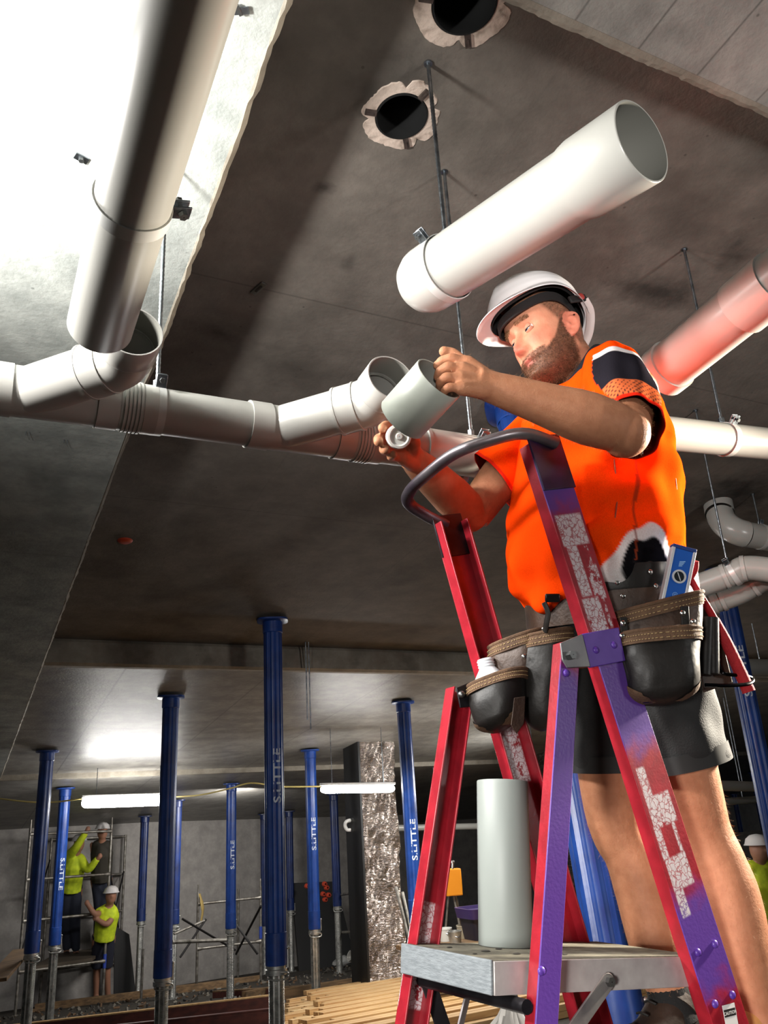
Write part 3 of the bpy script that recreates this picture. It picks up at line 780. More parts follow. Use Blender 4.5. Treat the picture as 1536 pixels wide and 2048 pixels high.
def channel(name, p0, p1, web_v, out, wid, dep, mweb, mfl, tk=.004):
    """C-section rail between ladder coords p0 (top, u,w) and p1 (bottom); web at web_v, flanges point the other way from out"""
    A = lad(p0[0], web_v, p0[1]); B = lad(p1[0], web_v, p1[1]); L_ = np.linalg.norm(B - A)
    x = nrm(B - A); z = LV * out; y = nrm(np.cross(z, x)); 
    if y @ LU < 0: y = -y
    b = MB(); b.add(*box((L_ / 2, 0, 0), (L_ / 2, wid / 2, tk / 2)))
    o1 = b.build(name, mweb, None, LT['e'], bevel=.0012)
    zz = np.cross(x, y)
    sg = 1 if zz @ (LV * out) > 0 else -1
    Mx = Matrix(((x[0], y[0], zz[0], A[0]), (x[1], y[1], zz[1], A[1]), (x[2], y[2], zz[2], A[2]), (0, 0, 0, 1)))
    o1.matrix_local = Matrix.Translation(-Vector(LT['o'])) @ Mx
    b = MB()
    for s in (-1, 1):
        b.add(*box((L_ / 2, s * (wid / 2 - tk / 2), -sg * dep / 2), (L_ / 2, tk / 2, dep / 2)))
    o2 = b.build('flange', mfl, None, o1, bevel=.0012)
    return o1, A, x, y, L_
def wfloor(u0, w0, u1, w1, v):
    P = lad(u0, v, w0); D = nrm(lad(u1, v, w1) - P)
    tt = (FLOOR_H - NC @ P) / (NC @ D); q = P + D * tt - NLp
    return (q @ LU, q @ LW)
e_nf = wfloor(.132, .955, .491, -.1, -.03); e_nr = wfloor(.171, .53, .078, -.085, -.03)
e_ff = wfloor(.105, .86, .262, .39, .285); e_fr = wfloor(.124, .485, .018, -.13, .285)
nf = channel('front_rail', (.132, .955), e_nf, -.03, -1, .086, .030, m_nf, m_red)
nr = channel('rear_leg', (.171, .53), e_nr, -.034, -1, .044, .026, m_nr, m_red)
ff = channel('front_rail', (.100, .875), e_ff, .29, 1, .080, .032, m_ff, m_red)
fr = channel('rear_leg', (.124, .485), e_fr, .29, 1, .052, .032, m_ff, m_red)
m_alud = mat('ladder_aluminium', rgb(186, 182, 178), .42, .75, col2=rgb(120, 112, 116), scale=9, rough2=.55, bump=.1)
m_hoop = mat('guard_rail_paint', rgb(138, 132, 134), .36, .7, col2=rgb(72, 60, 76), scale=7, rough2=.48)
m_rub = mat('rubber', rgb(22, 22, 22), .7)
m_purple = mat('purple_paint', rgb(86, 52, 150), .35, col2=rgb(104, 70, 168), scale=20)
m_darkplate = mat('dark_plate', rgb(58, 56, 60), .4, .7, col2=rgb(34, 32, 36), scale=14)
for e, v in ((e_nf, -.018), (e_nr, -.02), (e_ff, .275), (e_fr, .275)):
    b = MB(); b.add(*box(lad(e[0], v, e[1] + .02), (.05, .022, .022), (LU, LV, LW))); b.build('rubber_foot', m_rub, LT, bevel=.005)
# hoop
hp = [(.155, -.042, .955), (.076, -.034, .958), (.018, .015, .945), (-.018, .080, .935), (-.030, .17, .92), (-.028, .245, .91), (-.008, .285, .90), (.045, .294, .885), (.10, .292, .87)]
b = MB(); b.add(*tube(smoothpath([lad(*q) for q in hp], 8), .0145, 18, True, flat=.85)); b.build('guard_rail', m_hoop, LT)
b = MB(); b.add(*box(nf[1] + nf[2] * .045 - LV * .004, (.06, .044, .003), (nf[2], nf[3], LV))); b.build('top_bracket', mat('purple_black', rgb(48, 34, 74), .4, .2, col2=rgb(28, 22, 40), scale=18), LT, bevel=.001)
b = MB(); b.add(*box(ff[1] + ff[2] * .03 - LV * .004, (.05, .042, .003), (ff[2], ff[3], LV))); b.build('top_bracket', m_darkplate, LT, bevel=.001)
# platform tray
m_deck = mat('dirty_deck', rgb(120, 116, 100), .8, col2=rgb(84, 80, 68), scale=22, bump=.5, bscale=45)
m_tape = mat('duct_tape', rgb(140, 146, 150), .5, col2=rgb(118, 124, 128), scale=50, bump=.25, bscale=120, stretch=(.3, 1, 6))
PW, PL, PT = .284, .475, .05
b = MB(); b.add(*box(lad(PL / 2, PW / 2, -.004), (PL / 2, PW / 2, .004), (LU, LV, LW))); b.build('deck', m_deck, LT, bevel=.002)
b = MB(); b.add(*box(lad(.0, PW / 2, -PT / 2 + .001), (.003, PW / 2 + .001, PT / 2), (LU, LV, LW))); b.build('tape_end', m_tape, LT, bevel=.002)
m_side = mat('side_plate', rgb(214, 208, 204), .45, .35, col2=rgb(170, 160, 160), scale=12)
for v in (0, PW):
    b = MB(); b.add(*box(lad(PL / 2 + .003, v, -PT / 2), (PL / 2, .003, PT / 2 - .001), (LU, LV, LW))); b.build('side_plate', m_side, LT, bevel=.001)
for u, v, l, wd in ((.08, .13, .028, .008), (.05, .20, .018, .005), (.13, .16, .02, .006), (.11, .08, .025, .006), (.03, .09, .012, .004), (.20, .06, .02, .005)):
    b = MB(); b.add(*loft([ring(lad(u, v, .0008), nrm(LU * .8 + LV * .6), nrm(LV * .8 - LU * .6), l * .5, wd, 12), ring(lad(u, v, .0016), nrm(LU * .8 + LV * .6), nrm(LV * .8 - LU * .6), l * .4, wd * .7, 12)])); b.build('tread_grip', mat('grip', rgb(50, 46, 40), .9) if 'grip' not in bpy.data.materials else bpy.data.materials['grip'], LT)
b = MB(); b.add(*rod(lad(.045, -.03, -.062), lad(.045, .29, -.062), .011, 14)); b.build('cross_tube', m_darkplate, LT)
# steps
for w in (-.246, -.50):
    uc = .52 + (-.10 - w) * .345; uf = .445 + (-.1 - w) * .345
    b = MB(); b.add(*box(lad(uc, .13, w), (.045, .155, .012), (LU, LV, LW))); b.add(*box(lad(uc - .043, .13, w - .018), (.003, .155, .018), (LU, LV, LW))); b.build('step', m_alud, LT, bevel=.002)
# stays and brackets
def strap(name, a, c, w, t, m, n=LV, parent=None):
    a = np.asarray(a, float); c = np.asarray(c, float); d = nrm(c - a); y = nrm(np.cross(n, d)); L_ = np.linalg.norm(c - a); k = 8
    P = [(math.cos(q) * w / 2 * -1, math.sin(q) * w / 2) for q in np.linspace(PI / 2, -PI / 2, k)]
    poly = [(-math.cos(q) * w / 2, math.sin(q) * w / 2) for q in np.linspace(PI / 2, -PI / 2, k)][::1] + [(L_ + math.cos(q) * w / 2, math.sin(q) * w / 2) for q in np.linspace(-PI / 2, PI / 2, k)]
    b = MB(); b.add(*prism(poly, a, d, y, n, -t / 2, t / 2)); return b.build(name, m, LT, parent, bevel=.0008)
pv = lad(.232, -.010, -.034)
strap('stay', pv, pv - LU * .185 - LW * .155, .026, .004, m_alud)
b = MB(); b.add(*lathe([(.001, .010), (.008, .010), (.008, 0)], pv, -LV, 6)); b.build('bolt', m_zincd, LT, smooth=False)
strap('stay', lad(.055, .15, -.07), lad(-.0, .16, -.25), .024, .004, m_alud, n=nrm(LV * .8 - LU * .6))
strap('stay', lad(.05, .275, -.06), lad(.16, .275, -.30), .03, .004, m_darkplate)
def plate(name, pts, v, t, m, parent=None):
    P = [(q @ LU, q @ LW) for q in [np.asarray(x) - NLp for x in pts]]
    b = MB(); b.add(*prism(P, NLp + LV * v, LU, LW, LV, -t / 2, t / 2)); return b.build(name, m, LT, parent, bevel=.0015)
def hitv(x, y, v):
    r = ray(x, y); t_ = (LV @ NLp + v) / (LV @ r); return r * t_
m_hinge = mat('hinge_plate', rgb(150, 150, 148), .45, .5, col2=rgb(120, 118, 122), scale=10)
h1 = plate('hinge_plate', [hitv(x, y, -.043) for x, y in ((1120, 1286), (1164, 1268), (1180, 1334), (1134, 1336), (1124, 1320))], -.043, .004, m_hinge)
h2 = plate('hinge_strap', [hitv(x, y, -.040) for x, y in ((1163, 1268), (1236, 1255), (1250, 1322), (1178, 1336))], -.040, .005, m_purple)
b = MB(); b.add(*lathe([(.001, .014), (.0085, .014), (.0085, 0)], hitv(1137, 1312, -.045), -LV, 6)); b.build('bolt', m_zincd, LT, smooth=False)
plate('hinge_plate', [hitv(x, y, .250) for x, y in ((912, 1376), (955, 1358), (968, 1410), (920, 1416))], .250, .004, m_darkplate)
b = MB(); b.add(*sphere(hitv(923, 1389, .245), .008, 12, 8)); b.build('bolt', m_zincd, LT)
def rivet(x, y, v, m=m_purple, r=.0072):
    b = MB(); b.add(*sphere(hitv(x, y, v), (r, r, r * .6), 14, 8, (nf[2], nf[3], -LV))); return b.build('rivet', m, LT)
for x, y in ((1192, 1300), (1228, 1290), (1430, 1888), (1396, 1905), (1465, 1990), (1430, 2008)): rivet(x, y, -.035 if y > 1400 else -.043)
for x, y in ((1133, 1346), (1083, 1942)): rivet(x, y, -.038)
# caution sticker
sA = hitv(1448, 2024, -.0345); sx = nrm(hitv(1478, 2016, -.0345) - sA); sy = nrm(np.cross(LV, sx)) ; sy = sy if sy @ LW > 0 else -sy
b = MB(); b.add(*box(sA + sx * .014 - sy * .03, (.016, .040, .0003), (sx, sy, -LV))); st = b.build('caution_label', mat('sticker_white', rgb(225, 222, 220), .5), LT, smooth=False)
b = MB(); b.add(*box(sA + sx * .014 - sy * .003, (.0145, .0058, .0003), (sx, sy, -LV))); b.f = b.f; b.v = [v - LV * .0005 for v in b.v]; b.build('label_header', mat('sticker_black', rgb(30, 28, 28), .5), LT, st, smooth=False)
V, F = textmesh('CAUTION', .0072, 'CENTER')
b = MB(); b.add([sA + sx * (.014 + v[0]) + sy * (-.0056 + v[1]) - LV * .0011 for v in V], F); b.build('label_lettering', bpy.data.materials['sticker_white'], LT, st, smooth=False)

# pipe offcut standing on the platform
pb = lad(.182, .208, .0012)
t = thing('pipe_offcut', 'short grey pipe offcut standing upright on the ladder platform', 'pipe', pb)
b = MB(); ptop = pb + LW * .297; pipeseg(b, pb, ptop, .0515, .0035, 56, True, True); b.build('pipe', [mat('grey_pvc_offcut', rgb(142, 148, 144), .48), m_pvc_d], t)

# ------------------------------------------------------------------ strip lamps and their cable
m_tube = emit('strip_lamp_glow', (1.0, .98, .95, 1), 60.0)
m_lampbody = mat('lamp_body', rgb(210, 210, 206), .4)
def strip(lab, a, c, r, power=True):
    a = np.asarray(a, float); c = np.asarray(c, float); d = nrm(c - a); L_ = np.linalg.norm(c - a)
    t = thing('strip_lamp', lab, 'lamp', (a + c) / 2, 'strip lamps')
    b = MB(); b.add(*lathe([(.002, 0), (r * .5, .006), (r * .8, .022), (r * .95, .05), (r, .08), (r, L_ - .08), (r * .95, L_ - .05), (r * .8, L_ - .022), (r * .5, L_ - .006), (.002, L_)], a, d, 20)); b.build('diffuser', m_tube, t)
    up = nrm(np.cross(np.cross(d, ZA), d)); sd = np.cross(d, up)
    b = MB(); b.add(*box((a + c) / 2 + up * (r + .012), (L_ / 2, .035, .014), (d, sd, up))); b.build('lamp_body', m_lampbody, t, bevel=.004)
    for k in (.15, .85):
        p = a + d * L_ * k + up * (r + .02); H = (H2 if NC @ p < H2 and p[1] < 11.2 else H3)
        b = MB(); b.add(*rod(p, p + ZA * max(.02, slabz(p[1], H) - p[2]), .004, 6)); b.build('hanger', m_zinc, t)
    return t
s1a = at(163, 1606, 9.9); s1b = s1a + XA * 1.2 + (at(330, 1600, 10.2) - at(163, 1606, 9.9)) * 0
s1b = at(345, 1600, 10.3)
strip('glowing strip lamp at left, its right end behind the thick blue prop', s1a, s1b, .062)
s2a = at(641, 1579, 9.1); s2b = at(789, 1577, 9.45)
strip('glowing strip lamp crossing the top of the film-wrapped column', s2a, s2b, .042)
strip('small glowing lamp seen end-on between the two red ladder legs', at(1058, 1562, 8.2), at(1074, 1556, 9.3), .055)
m_cord = mat('yellow_cord', rgb(196, 178, 110), .6)
for lab, pts in [('pale yellow cable sagging at the far left edge behind two props', [(-20, 1595, 10), (60, 1604, 10), (110, 1604, 10), (165, 1597, 9.9)]),
                 ('pale yellow cable looped between the two left strip lamps', [(345, 1594, 10.3), (400, 1590, 10.2), (460, 1577, 10.1), (503, 1566, 10.0), (560, 1573, 10.0), (641, 1573, 10.0)])]:
    b = MB(); b.add(*tube(smoothpath([at(*q) for q in pts], 8), .009, 8)); tag(b.build('lamp_cable', m_cord), lab, 'cable')
b = MB(); pts = []
for k in range(60):
    a = k * .33; pts.append(at(900 + 11 * math.cos(a), 1595 + 17 * math.sin(a) + k * .05, 7.6 + .05 * math.sin(k)))
b.add(*tube(np.array(pts), .006, 6)); tag(b.build('wire_coil', mat('red_wire', rgb(190, 60, 58), .5)), 'thin red wire coil hanging beside the red ladder leg', 'wire')

# ------------------------------------------------------------------ film-wrapped column
def wrinkle_mat():
    m = bpy.data.materials.new('stretch_film'); m.use_nodes = True
    nt = m.node_tree; N = nt.nodes; L = nt.links; b = N['Principled BSDF']
    b.inputs['Base Color'].default_value = rgb(150, 140, 132); b.inputs['Roughness'].default_value = .15; b.inputs['Metallic'].default_value = .9
    b.inputs['Coat Weight'].default_value = .8; b.inputs['Coat Roughness'].default_value = .08
    tc = N.new('ShaderNodeTexCoord'); mp = N.new('ShaderNodeMapping'); mp.inputs['Scale'].default_value = (5, 5, 16); mp.inputs['Rotation'].default_value = (0, .5, 0); L.new(tc.outputs['Object'], mp.inputs[0])
    n = N.new('ShaderNodeTexNoise'); n.inputs['Scale'].default_value = 2.2; n.inputs['Detail'].default_value = 7; n.inputs['Distortion'].default_value = 1.4; L.new(mp.outputs[0], n.inputs[0])
    bp = N.new('ShaderNodeBump'); bp.inputs['Strength'].default_value = 1.0; bp.inputs['Distance'].default_value = .09; L.new(n.outputs['Fac'], bp.inputs['Height'])
    L.new(bp.outputs[0], b.inputs['Normal']); L.new(bp.outputs[0], b.inputs['Coat Normal'])
    return m
m_film = wrinkle_mat()
c0 = onp(740, 1992, FLOOR_H); cw, cd = .48, .42
zt = slabz(c0[1], H2); zb = c0[2] - .02
R = []
for i in range(41):
    f = i / 40; z = zb + (zt - zb) * f
    base = []
    for (ax_, ay_), n_ in (((0, 0), 14), ((cw, 0), 10), ((cw, cd), 8), ((0, cd), 10)):
        pass
    per = []
    for p, q, n_ in (((0, 0), (cw, 0), 14), ((cw, 0), (cw, cd), 8), ((cw, cd), (0, cd), 8), ((0, cd), (0, 0), 8)):
        for k in range(n_):
            u = k / n_; per.append((p[0] + (q[0] - p[0]) * u, p[1] + (q[1] - p[1]) * u))
    per = np.array(per); j = rng.normal(0, .006, per.shape) + .012 * np.sin(f * 17 + per * 9)
    per = per + j * (1 if 0 < i < 40 else .3)
    R.append(np.column_stack([c0[0] + per[:, 0], c0[1] + per[:, 1], np.full(len(per), z)]))
t = thing('wrapped_column', 'square column wrapped in shiny crinkled plastic film below the strip lamp', 'column', (c0[0] + cw / 2, c0[1] + cd / 2, zb), None)
b = MB(); b.add(*loft(R)); b.build('film_wrap', m_film, t, angle=60)
b = MB(); b.add(*box((c0[0] - .012, c0[1] + cd / 2, (zt + zb) / 2), (.012, cd / 2 + .02, (zt - zb) / 2))); b.build('black_edge_board', mat('black_board', rgb(18, 18, 18), .5), t, smooth=False)
hk = at(690, 1640, 10.2)
b = MB(); b.add(*tube(smoothpath([at(712, 1640, 10.3), at(695, 1642, 10.2), at(690, 1650, 10.2), at(694, 1659, 10.2), at(702, 1660, 10.2)], 5), .022, 8)); b.build('hook', m_lampbody, t)
# dark film stack seen right of the ladder legs
q = onp(1180, 1905, FLOOR_H)
t = thing('wrapped_column', 'dark film-wrapped column seen between the blue prop and the purple ladder leg', 'column', q)
b = MB()
R = [np.array([[q[0] - .28, q[1], z], [q[0] + .5, q[1], z], [q[0] + .5, q[1] + .5, z], [q[0] - .28, q[1] + .5, z]]) for z in np.linspace(q[2], slabz(q[1], H2), 12)]
b.add(*loft(R)); b.build('film_wrap', m_film, t, smooth=False)

def floor_px(px, y):
    lo, hi = -10.0, 20.0
    for _ in range(50):
        m = (lo + hi) / 2
        if proj(floor_at(m, y))[0] < px: lo = m
        else: hi = m
    return floor_at(lo, y)
def onf(x, y, ymax=15.3, h=0.0):
    p = onp(x, y, FLOOR_H + h)
    return p if 0 < p[1] <= ymax else floor_px(x, ymax) + NC * h
# ------------------------------------------------------------------ timber and beams
m_pine = mat('pine', rgb(206, 172, 122), .6, col2=rgb(178, 138, 90), scale=5, stretch=(.6, 8, 8), bump=.1)
m_pine2 = mat('pine_pale', rgb(220, 192, 146), .6, col2=rgb(196, 160, 112), scale=5, stretch=(.6, 8, 8))
m_plank = mat('old_plank', rgb(128, 100, 68), .75, col2=rgb(88, 68, 46), scale=5, stretch=(.8, 7, 7))
m_lvl = mat('red_brown_beam', rgb(92, 46, 38), .55, col2=rgb(64, 32, 28), scale=4, stretch=(.5, 5, 5))
tdir = nrm(XA * .992 + DB * .07); tside = nrm(np.cross(NC, tdir))
Fp = onp(600, 1987, FLOOR_H + .12); Np = onp(575, 2110, FLOOR_H + .12)
nrow = int(np.linalg.norm(Np - Fp) / .118)
for L_ in range(3):
    for j in range(nrow + 1):
        if L_ == 2 and j % 3 == 1: continue
        c = Fp + (Np - Fp) * j / nrow; hh = FLOOR_H + .024 + L_ * .046
        c = c + NC * (hh - NC @ c) + tdir * (1.6 + rng.uniform(-.16, .16) + (.22 if L_ == 2 else 0) - (.1 if L_ == 0 else 0)) + tside * rng.uniform(-.006, .006)
        b = MB(); b.add(*box((0, 0, 0), (1.6, .046, .0225)))
        ob = b.build('pine_board', [m_pine, m_pine2][(j * 2 + L_) % 3 % 2], None, smooth=False, bevel=.003)
        td = nrm(tdir + tside * rng.normal(0, .006)); ts = np.cross(NC, td)
        ob.matrix_world = Matrix(((td[0], ts[0], NC[0], c[0]), (td[1], ts[1], NC[1], c[1]), (td[2], ts[2], NC[2], c[2]), (0, 0, 0, 1)))
        tag(ob, 'new pale pine board in the sawn stack behind the ladder platform', 'board', 'stacked pine boards')
def beam(lab, a, c, w, hgt, m, name='timber_beam', cat='beam', mtop=None, group=None):
    a = np.asarray(a, float); c = np.asarray(c, float); d = nrm(c - a); s = nrm(np.cross(NC, d)); u = np.cross(d, s)
    t = None
    b = MB(); b.add(*box((a + c) / 2 - u * hgt / 2, (np.linalg.norm(c - a) / 2, w / 2, hgt / 2), (d, s, u)))
    if mtop: b.m = [0] * len(b.f); b.add(*box((a + c) / 2 + u * .008, (np.linalg.norm(c - a) / 2, w / 2, .008), (d, s, u)), 1)
    o = b.build(name, [m, mtop] if mtop else m, None, smooth=False, bevel=.003); tag(o, lab, cat, group); return o
A0 = onp(-60, 2062, FLOOR_H + .14); A1 = onp(560, 1990, FLOOR_H + .14)
beam('long red-brown formwork beam with pale top edge, lying behind the prop feet', A0, A1, .09, .14, m_lvl, mtop=m_pine)
A0 = onp(150, 2062, FLOOR_H + .20); A1 = onp(545, 2020, FLOOR_H + .20)
beam('second red-brown formwork beam, lying just in front of the long one', A0, A1, .08, .20, m_lvl, mtop=m_lvl)
A0 = onp(430, 1984, FLOOR_H + .07); A1 = onp(700, 1968, FLOOR_H + .07)
beam('short red-brown beam on the floor behind the pine stack, left of the column', A0, A1, .10, .07, m_lvl, mtop=m_plank)
for lab, p, q, hh in [('old plank on edge behind the thick prop, under the scaffold tower', (70, 1978), (470, 1958), .1), ('old plank lying on the floor by the right scaffold frames', (280, 1962), (520, 1950), .08),
                      ('yellowish timber offcut at the foot of the central prop', (488, 1983), (545, 1972), .09), ('old timber lying across the floor left of the white standpipe', (560, 1978), (712, 1955), .12),
                      ('old boards laid flat in front of the scaffold tower', (140, 1996), (330, 1985), .04), ('flat board on the rubble at left under the tower', (60, 2010), (230, 1996), .04)]:
    beam(lab, onf(*p, 15.2, hh), onf(*q, 15.2, hh), .09 if hh > .05 else .2, hh, m_plank, 'old_plank', 'plank')
pa = at(-10, 1958, 7.5); pb_ = at(46, 1897, 8.6)
o = beam('brown board slanting in at the left edge', pa, pb_, .2, .03, m_plank, 'old_plank', 'plank')
# rubble: countless small bits on the floor
b = MB()
for i in range(1300):
    x = rng.uniform(.3, 7.0); y = rng.uniform(8.6, 15)
    r = rng.uniform(.008, .032); p = floor_at(x, y) + NC * r * .3
    a1 = nrm(rng.normal(size=3)); a2 = nrm(np.cross(a1, rng.normal(size=3))); a3 = np.cross(a1, a2)
    b.add(*box(p, (r * rng.uniform(.5, 1.6), r * rng.uniform(.3, 1), r * .4), (a1, a2, a3)), int(rng.integers(0, 4)))
tag(b.build('floor_rubble', [mat('rubble_grey', rgb(70, 66, 60), .9), mat('rubble_brown', rgb(88, 66, 46), .9), mat('rubble_dark', rgb(40, 38, 36), .9), mat('rubble_pale', rgb(104, 98, 88), .9)], None, smooth=False), 'scattered rubble and wood scraps on the dark floor', 'rubble', kind='stuff')

# ------------------------------------------------------------------ scaffold
m_galv = mat('galvanised_tube', rgb(150, 146, 138), .45, .65, col2=rgb(96, 90, 82), scale=14)
m_galvd = mat('scaffold_brace', rgb(44, 42, 42), .5, .4)
m_bclip = mat('blue_clip', rgb(40, 64, 150), .5)
def sframe(lab, A, B, top_y, rungs, group='scaffold frames', extra=None, r=.022, clip=None):
    """A, B: (px, py) feet on the floor of the two posts; rungs: picture rows at post A"""
    a = onp(*A, FLOOR_H); c = onp(*B, FLOOR_H) if not isinstance(B, np.ndarray) else B
    ha = upto(a, top_y); t = thing('scaffold', lab, 'scaffold', (a + c) / 2, group)
    for p in (a, c):
        b = MB(); b.add(*rod(p, p + ZA * ha, r, 10)); b.add(*rod(p + ZA * ha, p + ZA * (ha + .12), r * .6, 8)); b.add(*lathe([(r, 0), (r * 2.2, .0), (r * 2.2, .01), (r, .012)], p, ZA, 10)); b.build('post', m_galv, t)
    for y in rungs:
        h = upto(a, y)
        b = MB(); b.add(*rod(a + ZA * h, c + ZA * h, r * .95, 10)); d = nrm(c - a)
        for p, s in ((a, 1), (c, -1)): b.add(*lathe([(r * 1.7, .0), (r * .95, .09)], p + ZA * h, d * s, 10))
        b.build('rung', m_galv, t)
    if clip:
        h = upto(a, clip); 
        for p in (c,):
            b = MB(); b.add(*rod(p + ZA * (h - .09), p + ZA * (h + .09), r * 1.25, 10)); b.build('clip', m_bclip, t)
    return t, a, c, ha
fb0 = onp(205, 2004, FLOOR_H)
tA, fb, fa, fh = sframe('front frame of the left scaffold tower, nearest the leftmost prop', (205, 2004), floor_px(30, fb0[1] - .25), 1650, (1662, 1748, 1826, 1922), clip=None)
b = MB(); hcl = upto(fb, 1922); b.add(*rod(fb + ZA * (hcl - .1), fb + ZA * (hcl + .1), .028, 10)); b.build('clip', m_bclip, tA)
off = nrm(np.array([.35, .94, 0])) * 1.25
fa2 = floor_at(*(fa + off)[:2]); fb2 = floor_at(*(fb + off)[:2])
t = thing('scaffold', 'rear frame of the left scaffold tower, behind the workers', 'scaffold', (fa2 + fb2) / 2, 'scaffold frames')
for p in (fa2, fb2):
    b = MB(); b.add(*rod(p, p + ZA * (fh - .05), .022, 10)); b.build('post', m_galv, t)
for f in (.97, .73, .5, .2):
    b = MB(); b.add(*rod(fa2 + ZA * fh * f, fb2 + ZA * fh * f, .02, 10)); b.build('rung', m_galv, t)
for lab, p, q in [('dark cross brace on the left side of the scaffold tower', fa + ZA * fh * .3, fa2 + ZA * fh * .85), ('dark cross brace on the right side of the scaffold tower', fb + ZA * fh * .25, fb2 + ZA * fh * .75),
                  ('second dark cross brace on the right side of the scaffold tower', fb + ZA * fh * .75, fb2 + ZA * fh * .3)]:
    b = MB(); b.add(*rod(p, q, .013, 8)); tag(b.build('cross_brace', m_galvd), lab, 'brace')
deck_z = upto(fb, 1918)
b = MB(); P = [fa + ZA * deck_z + (fb - fa) * .15, fa + ZA * deck_z + (fb - fa) * .85, fb2 + ZA * deck_z - (fb2 - fa2) * .15, fa2 + ZA * deck_z + (fb2 - fa2) * .15]
P = [np.array([p[0], p[1], fb[2] + deck_z]) for p in P]
b.add(*loft([P, [p + ZA * .045 for p in P]])); tag(b.build('scaffold_deck', mat('dark_deck', rgb(70, 60, 48), .8), None, smooth=False), 'dark timber deck of the scaffold tower under the yellow-shirted worker', 'deck')
# low frames before the back wall
_, m1, m2, mh = sframe('low scaffold frame with a yellow rag, between the thick and the central prop', (393, 1980), (522, 1962), 1785, (1808, 1898), clip=1880)
for lab, fx in [('low scaffold post by the dark prop at left, before the back wall', [(299, 1950, 1795)]), ('two low scaffold posts just right of the thick prop, before the back wall', [(375, 1945, 1788), (403, 1945, 1783)]),
                ('low scaffold post just left of the lettered slim prop', [(442, 1945, 1782)]), ('low scaffold post right of the lettered slim prop', [(476, 1955, 1778)]), ('short scaffold tube standing just left of the thick prop foot', [(282, 2002, 1898)])]:
    b = MB()
    for x, y0, y1 in fx:
        p = onp(x, y0, FLOOR_H); b.add(*rod(p, p + ZA * upto(p, y1), .02, 10))
    tag(b.build('scaffold_post', m_galv), lab, 'scaffold post', 'low scaffold posts')
for lab, p, q in [('dark crossed brace left, between low scaffold frames', (365, 1838, 11.5), (470, 1900, 12.3)), ('dark crossed brace rising right, low frames by the slim prop', (455, 1825, 12), (515, 1908, 11.6)),
                  ('dark crossed brace falling right, low frames near the central prop', (472, 1908, 12), (522, 1812, 11.6)), ('dark slanting brace behind the yellow rag post', (360, 1915, 11.6), (412, 1838, 12)),
                  ('pale slanting tube lying over the low frames', (348, 1868, 11.6), (412, 1840, 12)), ('pale board end resting on the low frames', (345, 1884, 11.2), (455, 1880, 11.6))]:
    b = MB(); b.add(*rod(at(*p), at(*q), .016 if 'board' not in lab else .025, 8)); tag(b.build('cross_brace', m_galvd if 'dark' in lab else m_galv), lab, 'brace')
b = MB(); p = m1 + ZA * (mh - .02); b.add(*tube(smoothpath([p + XA * .02, p + XA * .05 - ZA * .12 - YA * .03, p + XA * .07 - ZA * .26 - YA * .03, p + XA * .05 - ZA * .4 - YA * .03], 5), [.03] * 5 + [.045] * 5 + [.03] * 6, 8, flat=.4)); tag(b.build('yellow_rag', mat('yellow_cloth', rgb(150, 128, 74), .8)), 'dull yellow rag tied to the low scaffold post', 'rag')

# black sheets, orange fittings, white standpipe, H-frame
m_sheet = mat('black_sheet', rgb(17, 17, 18), .6)
q0 = onf(598, 1925, 15.6); q1 = onf(712, 1925, 15.6); up = ZA * upto(q0, 1768)
b = MB(); P = [q0, q1, q1 + up * .97 - XA * .22 + YA * .3, q0 + up + YA * .3]; b.add(*loft([P, [p + YA * .05 for p in P]])); tag(b.build('black_sheet', m_sheet, None, smooth=False), 'big black sheet leaning at the back wall with orange fittings on it', 'sheet')
q0 = onf(228, 1970, 15.7); q1 = onf(272, 1975, 15.7); hh = upto(q0, 1850)
b = MB(); P = [q0, q1, q1 + ZA * hh * .85 - XA * .15, q0 + ZA * hh * 1.0 - XA * .05]; b.add(*loft([P, [p + YA * .04 for p in P]])); tag(b.build('black_sheet', m_sheet, None, smooth=False), 'tilted black sheet beside the stooping worker at the scaffold tower', 'sheet')
m_or = mat('orange_fitting', rgb(196, 72, 48), .5)
n_ = 0
for x, y, lab in [(648, 1768, 'orange fitting on the black sheet, topmost of the bunch'), (652, 1775, 'orange fitting on the black sheet, just under the topmost'), (645, 1788, 'orange fitting in the middle of the bunch on the black sheet'),
                  (656, 1790, 'orange fitting right of the middle one on the black sheet'), (649, 1799, 'orange fitting lowest of the bunch on the black sheet'), (613, 1772, 'lone orange fitting at the left edge of the black sheet')]:
    d_ = proj(onf(655, 1925, 15.6))[2] + .12
    t = thing('orange_fitting', lab, 'fitting', at(x, y, d_), 'orange fittings')
    b = MB(); p = at(x, y, d_); b.add(*lathe([(.02, 0), (.045, .0), (.045, .05), (.03, .08), (.02, .08)], p, -YA, 12)); b.build('body', m_or, t)
q = onp(722, 1982, FLOOR_H); hp_ = upto(q, 1818)
t = thing('standpipe', 'white standing pipe with side branch, left of the film-wrapped column', 'pipe', q)
b = MB(); b.add(*lathe([(.05, 0), (.05, hp_)], q, ZA, 24)); b.add(*lathe([(.05, hp_), (.044, hp_), (.044, hp_ - .1), (.001, hp_ - .1)], q, ZA, 24)); m_wp = mat('white_pvc', rgb(206, 206, 202), .35); b.build('pipe', m_wp, t)
b = MB(); s = -CM[:, 0]; s = nrm(s * np.array([1, 1, 0])); m_ = q + ZA * hp_ * .38
b.add(*lathe([(.05, 0), (.05, .07), (.062, .075), (.062, .15), (.054, .15), (.05, .10), (.001, .1)], m_, nrm(s + ZA * .35 - YA * .5), 24)); b.build('branch', m_wp, t)
b = MB()
for f in (.2, .30, .48, .60, .8): collar(b, q + ZA * hp_ * f, ZA, .05, .05, .007)
b.build('coupling_ring', m_wp, t)
